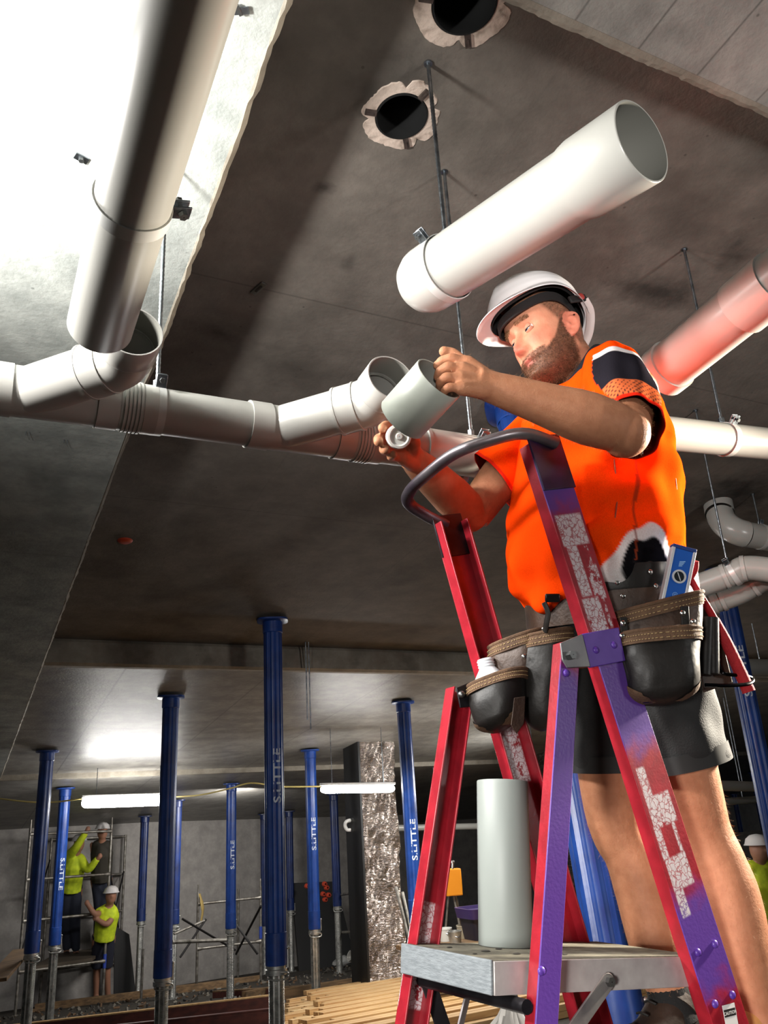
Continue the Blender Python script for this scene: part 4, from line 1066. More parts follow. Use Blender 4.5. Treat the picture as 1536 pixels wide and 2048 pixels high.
_ = sframe('tilted scaffold frame standing before the black sheet', (683, 1945), onp(725, 1948, FLOOR_H), 1775, (1790, 1865))
p = onp(685, 1935, FLOOR_H); b = MB()
R = []
for i in range(9):
    a = i / 8 * PI; R.append(p + np.array([[.16 * math.sin(a) * math.cos(q_) * (1 + .25 * rng.normal()), .12 * math.sin(a) * math.sin(q_), .09 - .09 * math.cos(a) + .01 * rng.normal()] for q_ in np.linspace(0, 2 * PI, 14, endpoint=False)]))
b.add(*loft(R)); tag(b.build('plastic_sack', mat('pale_sack', rgb(150, 150, 148), .5)), 'crumpled pale plastic sack on the floor left of the white standpipe', 'sack')

# things seen between the red ladder legs
dO = 8.4
def below(p): return floor_at(p[0], p[1])
t = thing('work_lamp', 'orange box on a thin metal tripod between red ladder leg and grey pipe offcut', 'work lamp', below(at(905, 1764, dO)))
b = MB(); b.add(*box(at(905, 1764, dO), (.085, .06, .125), (nrm(XA - YA * .3), nrm(YA + XA * .3), ZA))); b.build('orange_case', mat('orange_case', rgb(226, 140, 24), .45), t, bevel=.01)
for dx, dy in ((-.22, .05), (.03, -.2), (.2, .15)):
    p = at(905, 1785, dO); b = MB(); b.add(*rod(p + XA * dx * .2, below(p + XA * dx + YA * dy), .011, 8)); b.build('leg', m_galv, t)
b = MB(); b.add(*rod(at(905, 1745, dO), at(906, 1722, dO), .01, 8)); b.add(*sphere(at(906, 1724, dO), .018, 10, 6)); b.build('knob', m_galv, t)
b = MB(); b.add(*sphere(at(881, 1742, dO), (.05, .05, .14), 14, 8)); b.build('glowing_head', emit('lamp_head_glow', (1, 1, 1, 1), 22), t)
dT = 7.7; tc_ = at(925, 1882, dT); ztop = tc_[2]
t = thing('trestle_table', 'low site table with buckets behind the ladder platform', 'table', below(tc_))
b = MB(); b.add(*box(tc_ - ZA * .02, (.55, .30, .02))); b.build('table_top', m_plank, t, bevel=.004)
for sx in (-1, 1):
    for sy in (-1, 1):
        p = tc_ + XA * sx * .5 + YA * sy * .25 - ZA * .03; b = MB(); b.add(*rod(p, below(p), .02, 8)); b.build('leg', m_galv, t)
def ont(x, y): return np.array([at(x, 1880, dT + y)[0], tc_[1] + y, ztop])
q = ont(972, .0); t = thing('plastic_bin', 'dark purple plastic bin standing left of the grey pipe offcut', 'bin', q); hq = .27
b = MB(); b.add(*loft([ring(q + ZA * z, XA, YA, r, r, 24, 6) for z, r in ((0, .12), (hq * .72, .15))])); b.build('body', mat('bin_dark', rgb(30, 26, 40), .5), t)
b = MB(); b.add(*loft([ring(q + ZA * z, XA, YA, r, r, 24, 6) for z, r in ((hq * .68, .165), (hq, .18), (hq, .16), (hq * .9, .15))])); b.build('rim', mat('bin_purple', rgb(50, 34, 84), .45), t)
for k, (x, y, lab) in enumerate([(884, .12, 'white bucket on the site table beside the red ladder leg'), (906, -.12, 'metal bucket on the site table under the orange lamp box'), (930, .15, 'brownish pail on the site table by the purple bin')]):
    q = ont(x, y); t = thing('bucket', lab, 'bucket', q, 'pale buckets'); s_ = .62
    b = MB(); b.add(*lathe([(.001, .0), (.085 * s_, 0), (.1 * s_, .16 * s_), (.104 * s_, .16 * s_), (.104 * s_, .18 * s_), (.095 * s_, .18 * s_), (.09 * s_, .05 * s_), (.001, .05 * s_)], q, ZA, 20)); b.build('body', [m_wp, m_alu, mat('pail', rgb(150, 140, 120), .6)][k], t)
    b = MB(); b.add(*tube(smoothpath([q + ZA * .16 * s_ - XA * .1 * s_, q + ZA * .1 * s_ - YA * .11 * s_, q + ZA * .16 * s_ + XA * .1 * s_], 6), .004, 6)); b.build('handle', m_zinc, t)
for lab, a_, c_ in [('left of two pale tubes leaning on the film-wrapped column', (792, 1775), (820, 1885)), ('right of two pale tubes leaning on the film-wrapped column', (805, 1785), (826, 1880))]:
    p = at(*c_, 9.0); q = at(*a_, 9.45); dd_ = nrm(p - q); p = p + dd_ * ((FLOOR_H - NC @ p) / (NC @ dd_)); b = MB(); b.add(*rod(p, q, .018, 10)); tag(b.build('leaning_tube', m_galv), lab, 'tube')
for lab, p, q, r in [('upper thin pale conduit low at the right edge, behind the calf', (1430, 1571, 9), (1540, 1574, 9.4), .055), ('lower thin grey conduit low at the right edge, behind the calf', (1440, 1604, 9.5), (1530, 1598, 10), .04),
                     ('pale pipe behind the hammer at the right edge', (1440, 1335, 7.5), (1600, 1338, 8), .085), ('pale conduit behind the film-wrapped column, right', (770, 1657, 12), (975, 1652, 12.6), .045)]:
    b = MB(); pipeseg(b, at(*p), at(*q), r); t = thing('conduit', lab, 'conduit', at(*p)); b.build('tube', m_pvc, t)
    b = MB(); m_ = (at(*p) + at(*q)) / 2; hz = slabz(m_[1], H3 if m_[1] > 11.2 else (H2 if m_[1] > 6.5 else H1)) - m_[2]; b.add(*rod(m_, m_ + ZA * hz, .006, 6)); b.build('hanger', m_zinc, t)
# crumpled bag hung under the platform
p = lad(.135, .12, -.165)
b = MB(); R = []
for i in range(22):
    f = i / 21; z = .10 - .34 * f; r = .012 + .062 * sst(0, .35, f) * (1 - .35 * sst(.75, 1, f))
    an = np.linspace(0, 2 * PI, 40, endpoint=False)
    rr = r * (1 + .16 * np.sin(5 * an + 3 * f + 1) + .12 * np.sin(9 * an - 7 * f) + .08 * np.sin(15 * an + 13 * f) + rng.normal(0, .035, 40))
    R.append(p + ZA * z + np.outer(np.cos(an) * rr, LU) + np.outer(np.sin(an) * rr * .8, LV))
b.add(*loft(R)); tag(b.build('plastic_bag', mat('frosted_bag', rgb(178, 174, 168), .35, spec=.6)), 'crumpled whitish plastic bag hanging under the ladder platform', 'bag')

# ------------------------------------------------------------------ the plumber
SKIN = np.array(rgb(192, 132, 104)[:3])
m_skin = mat('skin', (1, 1, 1, 1), .58, attr='Col', col2=(.86, .80, .78, 1), scale=55, contrast=(.35, .7), sss=.12, bump=.12, bscale=260, spec=.22)
HT = np.array([1.2512, 1.4462, 1.1153])
HR = np.array([[-.9801, -.1946, -.0396], [.0148, .1271, -.9918], [-.1981, .9726, .1217]])   # columns: forward, up, left
HF_, HU, HL_ = HR[:, 0], HR[:, 1], HR[:, 2]
def hd(f, u, l): return HT + HR @ np.array([f, u, l])
def interp(x, xs, ys):
    return np.interp(x, xs, ys)
def smooth_interp(x, xs, ys):
    # monotone cubic through the control values
    xs = np.array(xs); ys = np.array(ys); n = len(xs)
    m = np.gradient(ys, xs); out = np.zeros_like(x)
    i = np.clip(np.searchsorted(xs, x) - 1, 0, n - 2); h = xs[i + 1] - xs[i]; t = np.clip((x - xs[i]) / h, 0, 1)
    return (2 * t**3 - 3 * t**2 + 1) * ys[i] + (t**3 - 2 * t**2 + t) * h * m[i] + (-2 * t**3 + 3 * t**2) * ys[i + 1] + (t**3 - t**2) * h * m[i + 1]
us = [-.128, -.118, -.105, -.09, -.075, -.06, -.04, -.02, 0, .02, .04, .06, .08, .10, .115, .13, .138, .142]
ff_ = [.045, .072, .0885, .0905, .087, .0925, .0925, .091, .0895, .0885, .0975, .099, .093, .078, .060, .034, .014, .0]
bb_ = [-.03, -.055, -.066, -.070, -.075, -.08, -.087, -.094, -.1, -.104, -.106, -.104, -.098, -.086, -.07, -.045, -.024, -.008]
ww_ = [.022, .040, .052, .060, .0645, .0675, .0705, .073, .0745, .0755, .077, .0775, .075, .068, .057, .038, .022, .006]
uu = np.concatenate([np.linspace(-.128, -.10, 8)[:-1], np.linspace(-.10, .06, 74)[:-1], np.linspace(.06, .142, 30)])
NH = 150; thh = np.linspace(0, 2 * PI, NH, endpoint=False)
Fr, Bk, Wd = (smooth_interp(uu, us, q) for q in (ff_, bb_, ww_))
hv = []
G = lambda x, s: np.exp(-(x / s) ** 2)
for i, u in enumerate(uu):
    cf = (Fr[i] + Bk[i]) / 2 + .008; a_f = Fr[i] - cf; a_b = cf - Bk[i]
    ct, st_ = np.cos(thh), np.sin(thh)
    pw = 2.35
    x = np.where(ct > 0, a_f, a_b) * np.sign(ct) * np.abs(ct) ** (2 / pw) + cf
    l = Wd[i] * np.sign(st_) * np.abs(st_) ** (2 / 2.15)
    front = np.clip(ct, 0, 1) ** .5
    al = np.abs(l)
    d = np.zeros(NH)
    # nose
    hn = np.interp(u, [-.048, -.043, -.036, -.028, -.02, 0, .015, .028, .04], [0, .012, .0245, .0295, .0275, .0175, .0095, .004, 0])
    wn = np.interp(u, [-.048, -.03, -.01, .02, .04], [.0125, .0122, .009, .0085, .012])
    d += hn * np.exp(-(al / wn) ** 2.6)
    d += .0115 * G(al - .0145, .0062) * G(u + .034, .0085)
    d -= .006 * G(al - .008, .004) * G(u + .0435, .004)
    # sockets, brow, cheeks
    d -= .0125 * G(al - .031, .0155) * G(u - .016, .0115)
    d -= .004 * G(al - .016, .006) * G(u - .012, .012)
    d += .0045 * G(al - .026, .017) * G(u - .0375, .0085)
    d += .005 * G(al - .046, .017) * G(u + .014, .018)
    d -= .0035 * G(al - .027, .007) * G(u + .045, .016)
    # mouth
    d += .0055 * G(al, .021) * G(u + .0615, .0052) + .0052 * G(al, .018) * G(u + .0745, .0055)
    d -= .0062 * G(al, .027) * G(u + .0675, .0023)
    d -= .004 * G(al - .028, .005) * G(u + .068, .007)
    d -= .004 * G(al, .02) * G(u + .0865, .0055)
    d += .0055 * G(al, .02) * G(u + .103, .011)
    d -= .0022 * G(al, .0035) * G(u + .0525, .007)
    x = x + d * front
    hv.append(HT + np.outer(x, HF_) + np.outer(np.full(NH, u), HU) + np.outer(l, HL_))
B = MB(); B.add(*loft(hv))
# ears
for sgn in (1, -1):
    o = hd(-.012, -.002, sgn * .071)
    ex = nrm(-HF_ * .86 + HL_ * sgn * .50); ey = nrm(HU * .97 - HF_ * .22); ey = nrm(ey - ex * (ey @ ex)); ez = np.cross(ex, ey)
    outl = [(.004, .018), (.013, .030), (.026, .033), (.036, .025), (.037, .010), (.031, -.008), (.022, -.022), (.012, -.031), (.004, -.028), (.001, -.014)]
    P = smoothpath([o + ex * (p[0] - .004) + ey * p[1] for p in outl], 5)
    B.add(*tube(P, [.0036] * 20 + [.0042] * (len(P) - 20), 10))
    B.add(*sphere(o + ex * .017 + ey * .002 - HL_ * sgn * .002, (.017, .026, .0038), 18, 10, (ex, ey, ez)))
    B.add(*tube(smoothpath([o + ex * .012 + ey * .021, o + ex * .023 + ey * .012, o + ex * .021 - ey * .006, o + ex * .010 - ey * .014], 5) + ez * 0 + HL_ * sgn * .003, .0034, 8))
    B.add(*sphere(o + ex * .009 - ey * .025, (.009, .008, .005), 12, 8, (ex, ey, ez)))
    B.add(*sphere(o + ex * .001 - ey * .003 + HL_ * sgn * .004, (.004, .008, .004), 10, 8, (ex, ey, ez)))
# neck and trunk
nk0 = hd(-.035, -.03, 0); nk1 = hd(-.05, -.10, 0)
lsh, rsh = at(1262, 785, 1.91), at(1078, 850, 2.19)
neckb = (lsh + rsh) / 2 + np.array([.045, 0, .075])
trunk = [nk0, nk1, neckb + ZA * .02, (lsh + rsh) / 2 + np.array([.03, 0, -.03]), at(1205, 1000, 1.97), at(1225, 1150, 1.90), at(1240, 1330, 1.84)]
Ft = nrm(np.array([-.985, -.17, 0.])); Lt = nrm(np.array([.17, -.985, 0.]))
TP = smoothpath(trunk, 5); kk = np.linspace(0, 1, len(TP))
rf = np.interp(kk, [0, .17, .33, .5, .67, .83, 1], [.062, .066, .072, .10, .125, .13, .12])
rl = np.interp(kk, [0, .17, .33, .5, .67, .83, 1], [.060, .064, .075, .135, .15, .15, .145])
B.add(*loft([ring(p, Ft if i > 8 else nrm(HF_ * (1 - i / 9) + Ft * i / 9), Lt if i > 8 else nrm(HL_ * (1 - i / 9) + Lt * i / 9), rf[i], rl[i], 32) for i, p in enumerate(TP)]))
def limb(pts, rad, n=26, k=6, up=None, flat=1.0):
    P = smoothpath(pts, k); r = np.interp(np.linspace(0, 1, len(P)), np.linspace(0, 1, len(rad)), rad)
    B.add(*tube(P, r, n, True, up, flat)); return P
lel, lwr = at(1240, 858, 1.655), at(992, 777, 1.60)
rel, rwr = at(944, 1030, 2.10), at(838, 930, 1.95)
limb([lsh, lsh * .5 + lel * .5 + np.array([0, 0, -.0]), lel + (lel - lwr) * .04], [.062, .060, .057, .050])
limb([lel + (lel - lwr) * .10, lel * .75 + lwr * .25, lel * .45 + lwr * .55, lwr, lwr + (lwr - lel) * .16], [.042, .0505, .0535, .051, .045, .038, .0315, .0295, .031])
B.add(*sphere(lel + (lel - lwr) * .04 - ZA * .006, (.050, .050, .050), 20, 14))
limb([rsh, (rsh + rel) / 2, rel], [.058, .056, .053, .048])
limb([rel + (rel - rwr) * .06, rel * .6 + rwr * .4, rwr, rwr + (rwr - rel) * .14], [.045, .049, .051, .045, .036, .031, .031])
# left hand gripping the rim of the short pipe
def finger(pts, r0, r1, k=5):
    P = smoothpath(pts, k); r = np.linspace(r0, r1, len(P)); r = r * (1 + .06 * np.cos(np.linspace(0, 2 * PI * (len(pts) - 1), len(P))))
    B.add(*tube(P[:-1], r[:-1], 12)); B.add(*sphere(P[-2], r[-2], 12, 8))
LK = [at(930, 724, 1.605), at(918, 738, 1.585), at(914, 757, 1.562), at(919, 776, 1.545)]
for kx, r in zip(LK, (.020, .0205, .0195, .0175)):
    P = smoothpath([lwr + (kx - lwr) * -.05, lwr * .5 + kx * .5 + CM[:, 2] * -.0, kx], 5); B.add(*tube(P, np.linspace(.024, r * .82, len(P)), 14)); B.add(*sphere(kx, r * .70, 12, 8))
LFm = [[(903, 717, 1.600), (884, 722, 1.607), (872, 733, 1.612)], [(896, 734, 1.578), (880, 744, 1.588), (875, 756, 1.602)], [(893, 755, 1.556), (881, 765, 1.568), (880, 775, 1.586)], [(898, 775, 1.541), (889, 783, 1.553), (889, 789, 1.570)]]
for kx, f, r in zip(LK, LFm, (.0112, .0115, .0108, .0095)): finger([kx] + [at(*q) for q in f], r, r * .78)
finger([at(972, 764, 1.612), at(940, 734, 1.645), at(905, 708, 1.665), at(884, 702, 1.660)], .0150, .0105)
# right hand holding the white brush cap
RK = [at(812, 872, 1.885), at(800, 885, 1.870), at(797, 902, 1.865), at(804, 917, 1.87)]
for kx, r in zip(RK, (.0195, .02, .019, .017)):
    P = smoothpath([rwr, rwr * .5 + kx * .5, kx], 5); B.add(*tube(P, np.linspace(.025, r * .85, len(P)), 14)); B.add(*sphere(kx, r * .72, 12, 8))
RFm = [[(790, 853, 1.865), (772, 852, 1.83), (764, 857, 1.80)], [(775, 873, 1.85), (758, 878, 1.82), (757, 884, 1.79)], [(778, 895, 1.85), (768, 899, 1.82), (772, 900, 1.80)], [(788, 914, 1.855), (782, 913, 1.83), (788, 908, 1.81)]]
for kx, f, r in zip(RK, RFm, (.0115, .0118, .011, .0098)): finger([kx] + [at(*q) for q in f], r * 1.1, r * .95)
finger([at(826, 905, 1.90), at(830, 885, 1.85), at(822, 872, 1.81)], .015, .011)
# legs
lhip, rhip = at(1290, 1290, 1.80), at(1195, 1290, 1.96)
lkn, lan = at(1392, 1640, 1.72), at(1512, 2015, 1.575)
rkn, ran = at(1232, 1640, 1.87), at(1338, 1990, 1.74)
for hip, kn, an in ((lhip, lkn, lan), (rhip, rkn, ran)):
    back = XA * .9 - YA * .1
    limb([hip, hip * .5 + kn * .5, kn, kn * .78 + an * .22 + back * .014, kn * .55 + an * .45 + back * .018, kn * .22 + an * .78 + back * .004, an, an + (an - kn) * .18], [.092, .088, .080, .071, .0625, .0595, .0605, .0635, .0625, .057, .0485, .042, .039, .038], 30)
    B.add(*sphere(kn - back * .030 + ZA * .004, (.036, .044, .042), 18, 12))
PERSON = thing('person', 'person in white hard hat and orange work shirt on the ladder, fitting grey pipes', 'person', (lan + ran) / 2 - ZA * .1)
body = B.build('body', m_skin, PERSON)
remesh(body, .0032, 3, .45)
# skin colouring that belongs to the skin itself: lips, ruddy cheeks, cropped hair, tan
V = coords(body.data) + np.array(PERSON['o']); NV = normals(body.data)
q = (V - HT) @ HR; f, u, l = q[:, 0], q[:, 1], q[:, 2]; al = np.abs(l)
C = np.tile(SKIN, (len(V), 1))
arm = sst(.0, .12, np.minimum(np.linalg.norm(V - lsh, axis=1), np.linalg.norm(V - rsh, axis=1)))
head = (u > -.135) & (np.linalg.norm(V - hd(-.01, 0, 0), axis=1) < .2)
C[~head] = np.array(rgb(182, 126, 94)[:3])
def blend(mask, col): 
    global C
    C = C * (1 - mask[:, None]) + np.array(col[:3]) * mask[:, None]
hm = head.astype(float)
blend(hm * .55 * G(al - .045, .024) * G(u + .016, .022) * sst(.02, .06, f), rgb(190, 92, 74))
blend(hm * .75 * G(al, .017) * G(u + .03, .016) * sst(.095, .112, f), rgb(200, 92, 80))
blend(hm * .85 * np.clip(G(al, .022) * (G(u + .0625, .0048) + G(u + .0735, .0055)), 0, 1) * sst(.07, .085, f), rgb(186, 96, 88))
blend(hm * .8 * G(al, .026) * G(u + .0675, .0018) * sst(.07, .08, f), rgb(92, 40, 36))
blend(hm * .5 * (np.linalg.norm(q - np.array([-.03, 0, .085]), axis=1) < .045), rgb(206, 110, 92))
nz = rng.normal(0, .6, len(V))
# cropped hair on sides and back
hair = sst(.0, .02, -f - .0 + .028 + (u - .02) * .75) * sst(-.075, -.03, u + .25 * np.clip(f + .08, 0, 1))
hair = np.maximum(hair, sst(.075, .09, u)) * hm
ear_ = (np.linalg.norm((q - np.array([-.026, -.004, 0])) * np.array([1, .75, 0]), axis=1) < .03) & (al > .072)
hair = hair * (1 - ear_)
blend(hair * np.clip(.72 + .2 * nz, 0, 1), rgb(84, 62, 46))
beard = sst(-.012, -.04, u + .55 * (f - .02) * (f < .055) * -1 * 0 + .0) * sst(.105, .02, f + 0 * u)
bl = np.interp(f, [-.02, .01, .04, .065, .085, .1], [.035, .02, -.028, -.05, -.052, -.052])      # upper edge of the beard
beard = sst(.0, -.012, u - bl) * sst(-.028, -.01, f) * hm
beard *= 1 - np.clip(G(al, .018) * G(u + .0675, .0085), 0, 1) * (f > .06)
beard = np.maximum(beard, hm * sst(.0, .004, -.047 - u) * (f > .07) * .9 * (1 - np.clip(1.3 * G(al, .022) * G(u + .0675, .0085), 0, 1)) * (u > -.06))
beard *= sst(-.150, -.118, u) * (1 - ear_)
blend(np.clip(beard * (.84 + .12 * nz), 0, 1), rgb(70, 48, 34))
brow = hm * G(u - .0395 + .10 * (al - .03) ** 2 * 8, .0042) * sst(.008, .014, al) * sst(.052, .046, al) * (f > .05)
blend(brow * .75, rgb(140, 98, 66))
setcol(body.data, C)
# beard and stubble strands
idx = np.where(beard > .35)[0]; b = MB(); VV = []; FF = []
pick = rng.choice(idx, size=9000, replace=True)
for i in pick:
    p = V[i] + rng.normal(0, .0012, 3); nrm_ = NV[i]
    d = nrm(nrm_ * .55 - HU * .75 - HF_ * .1 + rng.normal(0, .28, 3)); s = nrm(np.cross(d, rng.normal(size=3))) * .00032
    L_ = rng.uniform(.004, .0085); k = len(VV); VV += [p - s - nrm_ * .001, p + s - nrm_ * .001, p + d * L_]; FF.append((k, k + 1, k + 2))
b.add(VV, FF); b.build('beard', mat('beard_hair', rgb(104, 72, 48), .9, col2=rgb(60, 42, 30), scale=60, spec=.1), PERSON, smooth=False)
# fine pale hairs on forearms and legs
VV = []; FF = []
da = np.minimum.reduce([np.linalg.norm(V - p, axis=1) for p in (lel, lel * .5 + lwr * .5, lwr)])
reg = np.where(((da < .11) | ((V[:, 2] < .02) & (V[:, 2] > -.40))) & ~head)[0]
for i in rng.choice(reg, size=5200):
    p = V[i] + rng.normal(0, .001, 3); nn_ = NV[i]; d = nrm(nn_ * .45 - ZA * .5 + rng.normal(0, .4, 3)); s = nrm(np.cross(d, rng.normal(size=3))) * .00018
    k = len(VV); VV += [p - s, p + s, p + d * rng.uniform(.006, .013)]; FF.append((k, k + 1, k + 2))
b = MB(); b.add(VV, FF); b.build('body_hair', mat('body_hair', rgb(170, 122, 78), .5), PERSON, smooth=False)
VV = []; FF = []
bi = np.where(brow > .3)[0]
for i in rng.choice(bi, size=700):
    p = V[i] + rng.normal(0, .0008, 3); sg = np.sign(l[i]); d = nrm(NV[i] * .4 + HL_ * sg * .8 + HU * .15 + rng.normal(0, .2, 3)); s_ = nrm(np.cross(d, NV[i])) * .0003
    k = len(VV); VV += [p - s_, p + s_, p + d * rng.uniform(.004, .008)]; FF.append((k, k + 1, k + 2))
b = MB(); b.add(VV, FF); b.build('eyebrows', mat('brow_hair', rgb(96, 66, 44), .9, spec=.1), PERSON, smooth=False)
# eyes and lids
m_eye = mat('eye_white', rgb(214, 208, 202), .2); m_iris = mat('iris', rgb(62, 84, 104), .2); m_pup = mat('pupil', rgb(6, 6, 8), .15)
m_lid = mat('eyelid_skin', rgb(176, 118, 96), .7, spec=.1)
m_lash = mat('lash', rgb(40, 26, 20), .8)
for sgn in (1, -1):
    c = hd(.0725, .0165, sgn * .031); g = nrm(HF_ * .94 + HL_ * (-.12) - HU * .30); gu = nrm(HU - g * (HU @ g)); gl = np.cross(gu, g)
    b = MB(); b.add(*sphere(c, .0122, 24, 16, (gl, gu, g))); e = b.build('eye', m_eye, PERSON)
    b = MB(); b.add(*loft([ring(c + g * (.0122 * math.cos(t_)) , gl, gu, .0125 * math.sin(t_), .0125 * math.sin(t_), 20) for t_ in (.50, .42, .2, .01)], False, True)); b.v = [v + g * .0004 for v in b.v]; b.build('iris', m_iris, PERSON, e)
    b = MB(); b.add(*loft([ring(c + g * (.0122 * math.cos(t_)), gl, gu, .0122 * math.sin(t_), .0122 * math.sin(t_), 16) for t_ in (.22, .1, .01)], False, True)); b.v = [v + g * .0008 for v in b.v]; b.build('pupil', m_pup, PERSON, e)
    for lab, a0, a1, rr in (('upper_eyelid', .07, 1.5, .0131), ('lower_eyelid', -.27, -1.4, .0130)):
        R = []
        for a in np.linspace(a0, a1, 8):
            row = []
            for t_ in np.linspace(-1.25, 1.25, 15):
                edge = a if a != a0 else a0 * (1 - .25 * abs(t_))
                dd_ = g * math.cos(t_) * math.cos(edge) + gl * math.sin(t_) + gu * math.cos(t_) * math.sin(edge)
                row.append(c + nrm(dd_) * rr)
            R.append(row)
        v_, f_ = loft(R, closed=False); b = MB(); b.add(v_, f_); ob = b.build(lab, m_lid, PERSON)
        if lab == 'upper_eyelid':
            b = MB(); b.add(*tube(np.array(R[0][1:-1]), .0009, 6)); b.build('eyelash', m_lash, PERSON, ob)
        so = ob.modifiers.new('s', 'SOLIDIFY'); so.thickness = .0016; so.offset = -1

# ------------------------------------------------------------------ hard hat
m_hat = mat('hat_white', rgb(232, 228, 228), .28, coat=.3)
m_hatin = mat('hat_lining', rgb(16, 15, 15), .7)
hx = nrm(HF_ * .985 + HU * .17); hu = nrm(HU - hx * (HU @ hx)); hl = np.cross(hu, hx); hl = hl if hl @ HL_ > 0 else -hl
# axes of the hat: slightly tipped
hx = nrm(HF_ + HU * .17); hu = nrm(HU - hx * (HU @ hx)); hl = HL_
hc = hd(.008, .068, 0)
def hat(f_, u_, l_): return hc + hx * f_ + hu * u_ + hl * l_
n = 96; th = np.linspace(0, 2 * PI, n, endpoint=False)
def hring(rf_, rb_, rl_, u_, du=None):
    ct, st_ = np.cos(th), np.sin(th); r_ = np.where(ct > 0, rf_, rb_)
    z = np.full(n, u_) if du is None else u_ + du
    return hc + np.outer(ct * r_, hx) + np.outer(st_ * rl_, hl) + np.outer(z, hu)
# brim line: low at front, raised over the ears, low at the back
dip = -.010 * np.clip(np.cos(th), 0, 1) ** 2 + .020 * np.abs(np.sin(th)) ** 4 - .026 * np.clip(-np.cos(th), 0, 1) ** 1.5
ridge = lambda s: 1 + .012 * np.exp(-(np.sin(th) / .18) ** 2) * s
prof = [(.148, .138, .118, 0.0, 1.0), (.128, .131, .112, .010, 1.0), (.126, .13, .111, .03, .6), (.121, .125, .106, .052, .3), (.108, .111, .094, .077, .1), (.088, .09, .077, .095, 0), (.06, .06, .052, .108, 0), (.03, .03, .026, .114, 0), (.002, .002, .002, .1155, 0)]
pr = np.array(prof); tt = np.linspace(0, len(prof) - 1, 40)
pr = np.column_stack([np.interp(tt, range(len(prof)), pr[:, i]) for i in range(5)])
b = MB(); b.add(*loft([hring(p[0], p[1], p[2], p[3], dip * p[4]) + np.outer(.006 * np.exp(-(np.sin(th) / .16) ** 2) * sst(.02, .06, p[3]) * np.ones(n), hu) for p in pr], False, True))
shell = b.build('hard_hat', m_hat, PERSON, angle=70)
# peak: wide at the front, narrow lip round the back
bw_f = .022 + .044 * np.clip(np.cos(th), 0, 1) ** 1.1 - .008 * np.clip(-np.cos(th), 0, 1)
R = []
for k, (s, dz, th_) in enumerate([(0, .006, 0), (.5, .002, 0), (.9, -.008, 0), (1, -.012, 0), (.97, -.0135, 0), (.85, -.0095, 0), (.45, -.001, 0), (-.1, .003, 0)]):
    ct, st_ = np.cos(th), np.sin(th); r_ = np.where(ct > 0, .128, .131)
    rad = np.sqrt((ct * r_) ** 2 + (st_ * .112) ** 2); sc = (rad + bw_f * s * .62) / rad
    R.append(hc + np.outer(ct * r_ * sc, hx) + np.outer(st_ * .112 * sc, hl) + np.outer(dip + dz - .010 * np.clip(ct, 0, 1) * max(s, 0), hu))
b = MB(); b.add(*loft(R, False, False)); b.build('hat_brim', m_hat, PERSON, shell, angle=60)
b = MB(); b.add(*loft([hring(.121, .124, .105, -.004, dip), hring(.119, .122, .103, .03, dip * .6), hring(.10, .10, .086, .07, 0 * dip), hring(.002, .002, .002, .095, 0 * dip)], False, True)); b.build('hat_lining', m_hatin, PERSON, shell)
b = MB(); b.add(*loft([hring(.109, .112, .090, -.004, dip), hring(.109, .112, .090, -.030, dip), hring(.104, .107, .086, -.030, dip), hring(.104, .107, .086, -.004, dip)], False, False)); b.build('sweat_band', m_hatin, PERSON, shell)
b = MB()
for sgn in (1, -1): b.add(*box(hat(-.062, -.012 + .012, sgn * .099), (.030, .010, .004), (nrm(hx - hu * .35), nrm(hu + hx * .35), hl)))
b.build('side_slot', m_hatin, PERSON, shell, bevel=.003)
b = MB(); b.add(*tube(smoothpath([hat(-.085, .004, .098), hat(-.108, -.022, .082), hat(-.118, -.06, .045), hat(-.112, -.085, .0), hat(-.118, -.06, -.045)], 7), .011, 8, flat=.35)); b.build('nape_strap', mat('strap_grey', rgb(190, 176, 172), .5), PERSON, shell)
b = MB(); b.add(*sphere(hat(-.072, .006, .104), (.010, .010, .004), 12, 8, (hx, hu, hl))); b.build('ratchet_knob', mat('ratchet_red', rgb(150, 50, 44), .5), PERSON, shell)

# ------------------------------------------------------------------ shirt
ORANGE = np.array([1.0, .062, .003]); m_shirt = mat('hi_vis_cloth', (1, 1, 1, 1), 1.0, spec=.0, attr='Col', col2=(.90, .86, .84, 1), scale=420, contrast=(.4, .6), bump=.15, bscale=500)
def fold(P, N_, amp=.006):
    """cloth folds: low-frequency ridges running obliquely"""
    a = P @ np.array([14, -6, 9]); c = P @ np.array([-9, 12, 16]); e = P @ np.array([26, 18, -12])
    return amp * (.55 * np.sin(a * 2.3 + 1.7 * np.sin(c * 1.4)) + .35 * np.sin(c * 3.1 + np.sin(a * 2)) + .25 * np.sin(e * 2.2 + 2 * np.sin(c)))
sc_ = [  # (px, py, depth of ring centre), half depth, half width
    ((1178, 752, 2.10), .072, .080), ((1188, 785, 2.09), .112, .140), ((1190, 835, 2.06), .150, .178), ((1188, 900, 2.03), .172, .196), ((1190, 980, 1.985), .182, .200),
    ((1190, 1060, 1.94), .190, .200), ((1196, 1120, 1.91), .184, .198), ((1206, 1165, 1.89), .166, .188), ((1214, 1190, 1.88), .150, .178)]
Pc = smoothpath([at(*s[0]) for s in sc_], 20); kk = np.linspace(0, 1, len(Pc)); kc = np.linspace(0, 1, len(sc_))
ra = np.interp(kk, kc, [s[1] for s in sc_]); rb = np.interp(kk, kc, [s[2] for s in sc_])
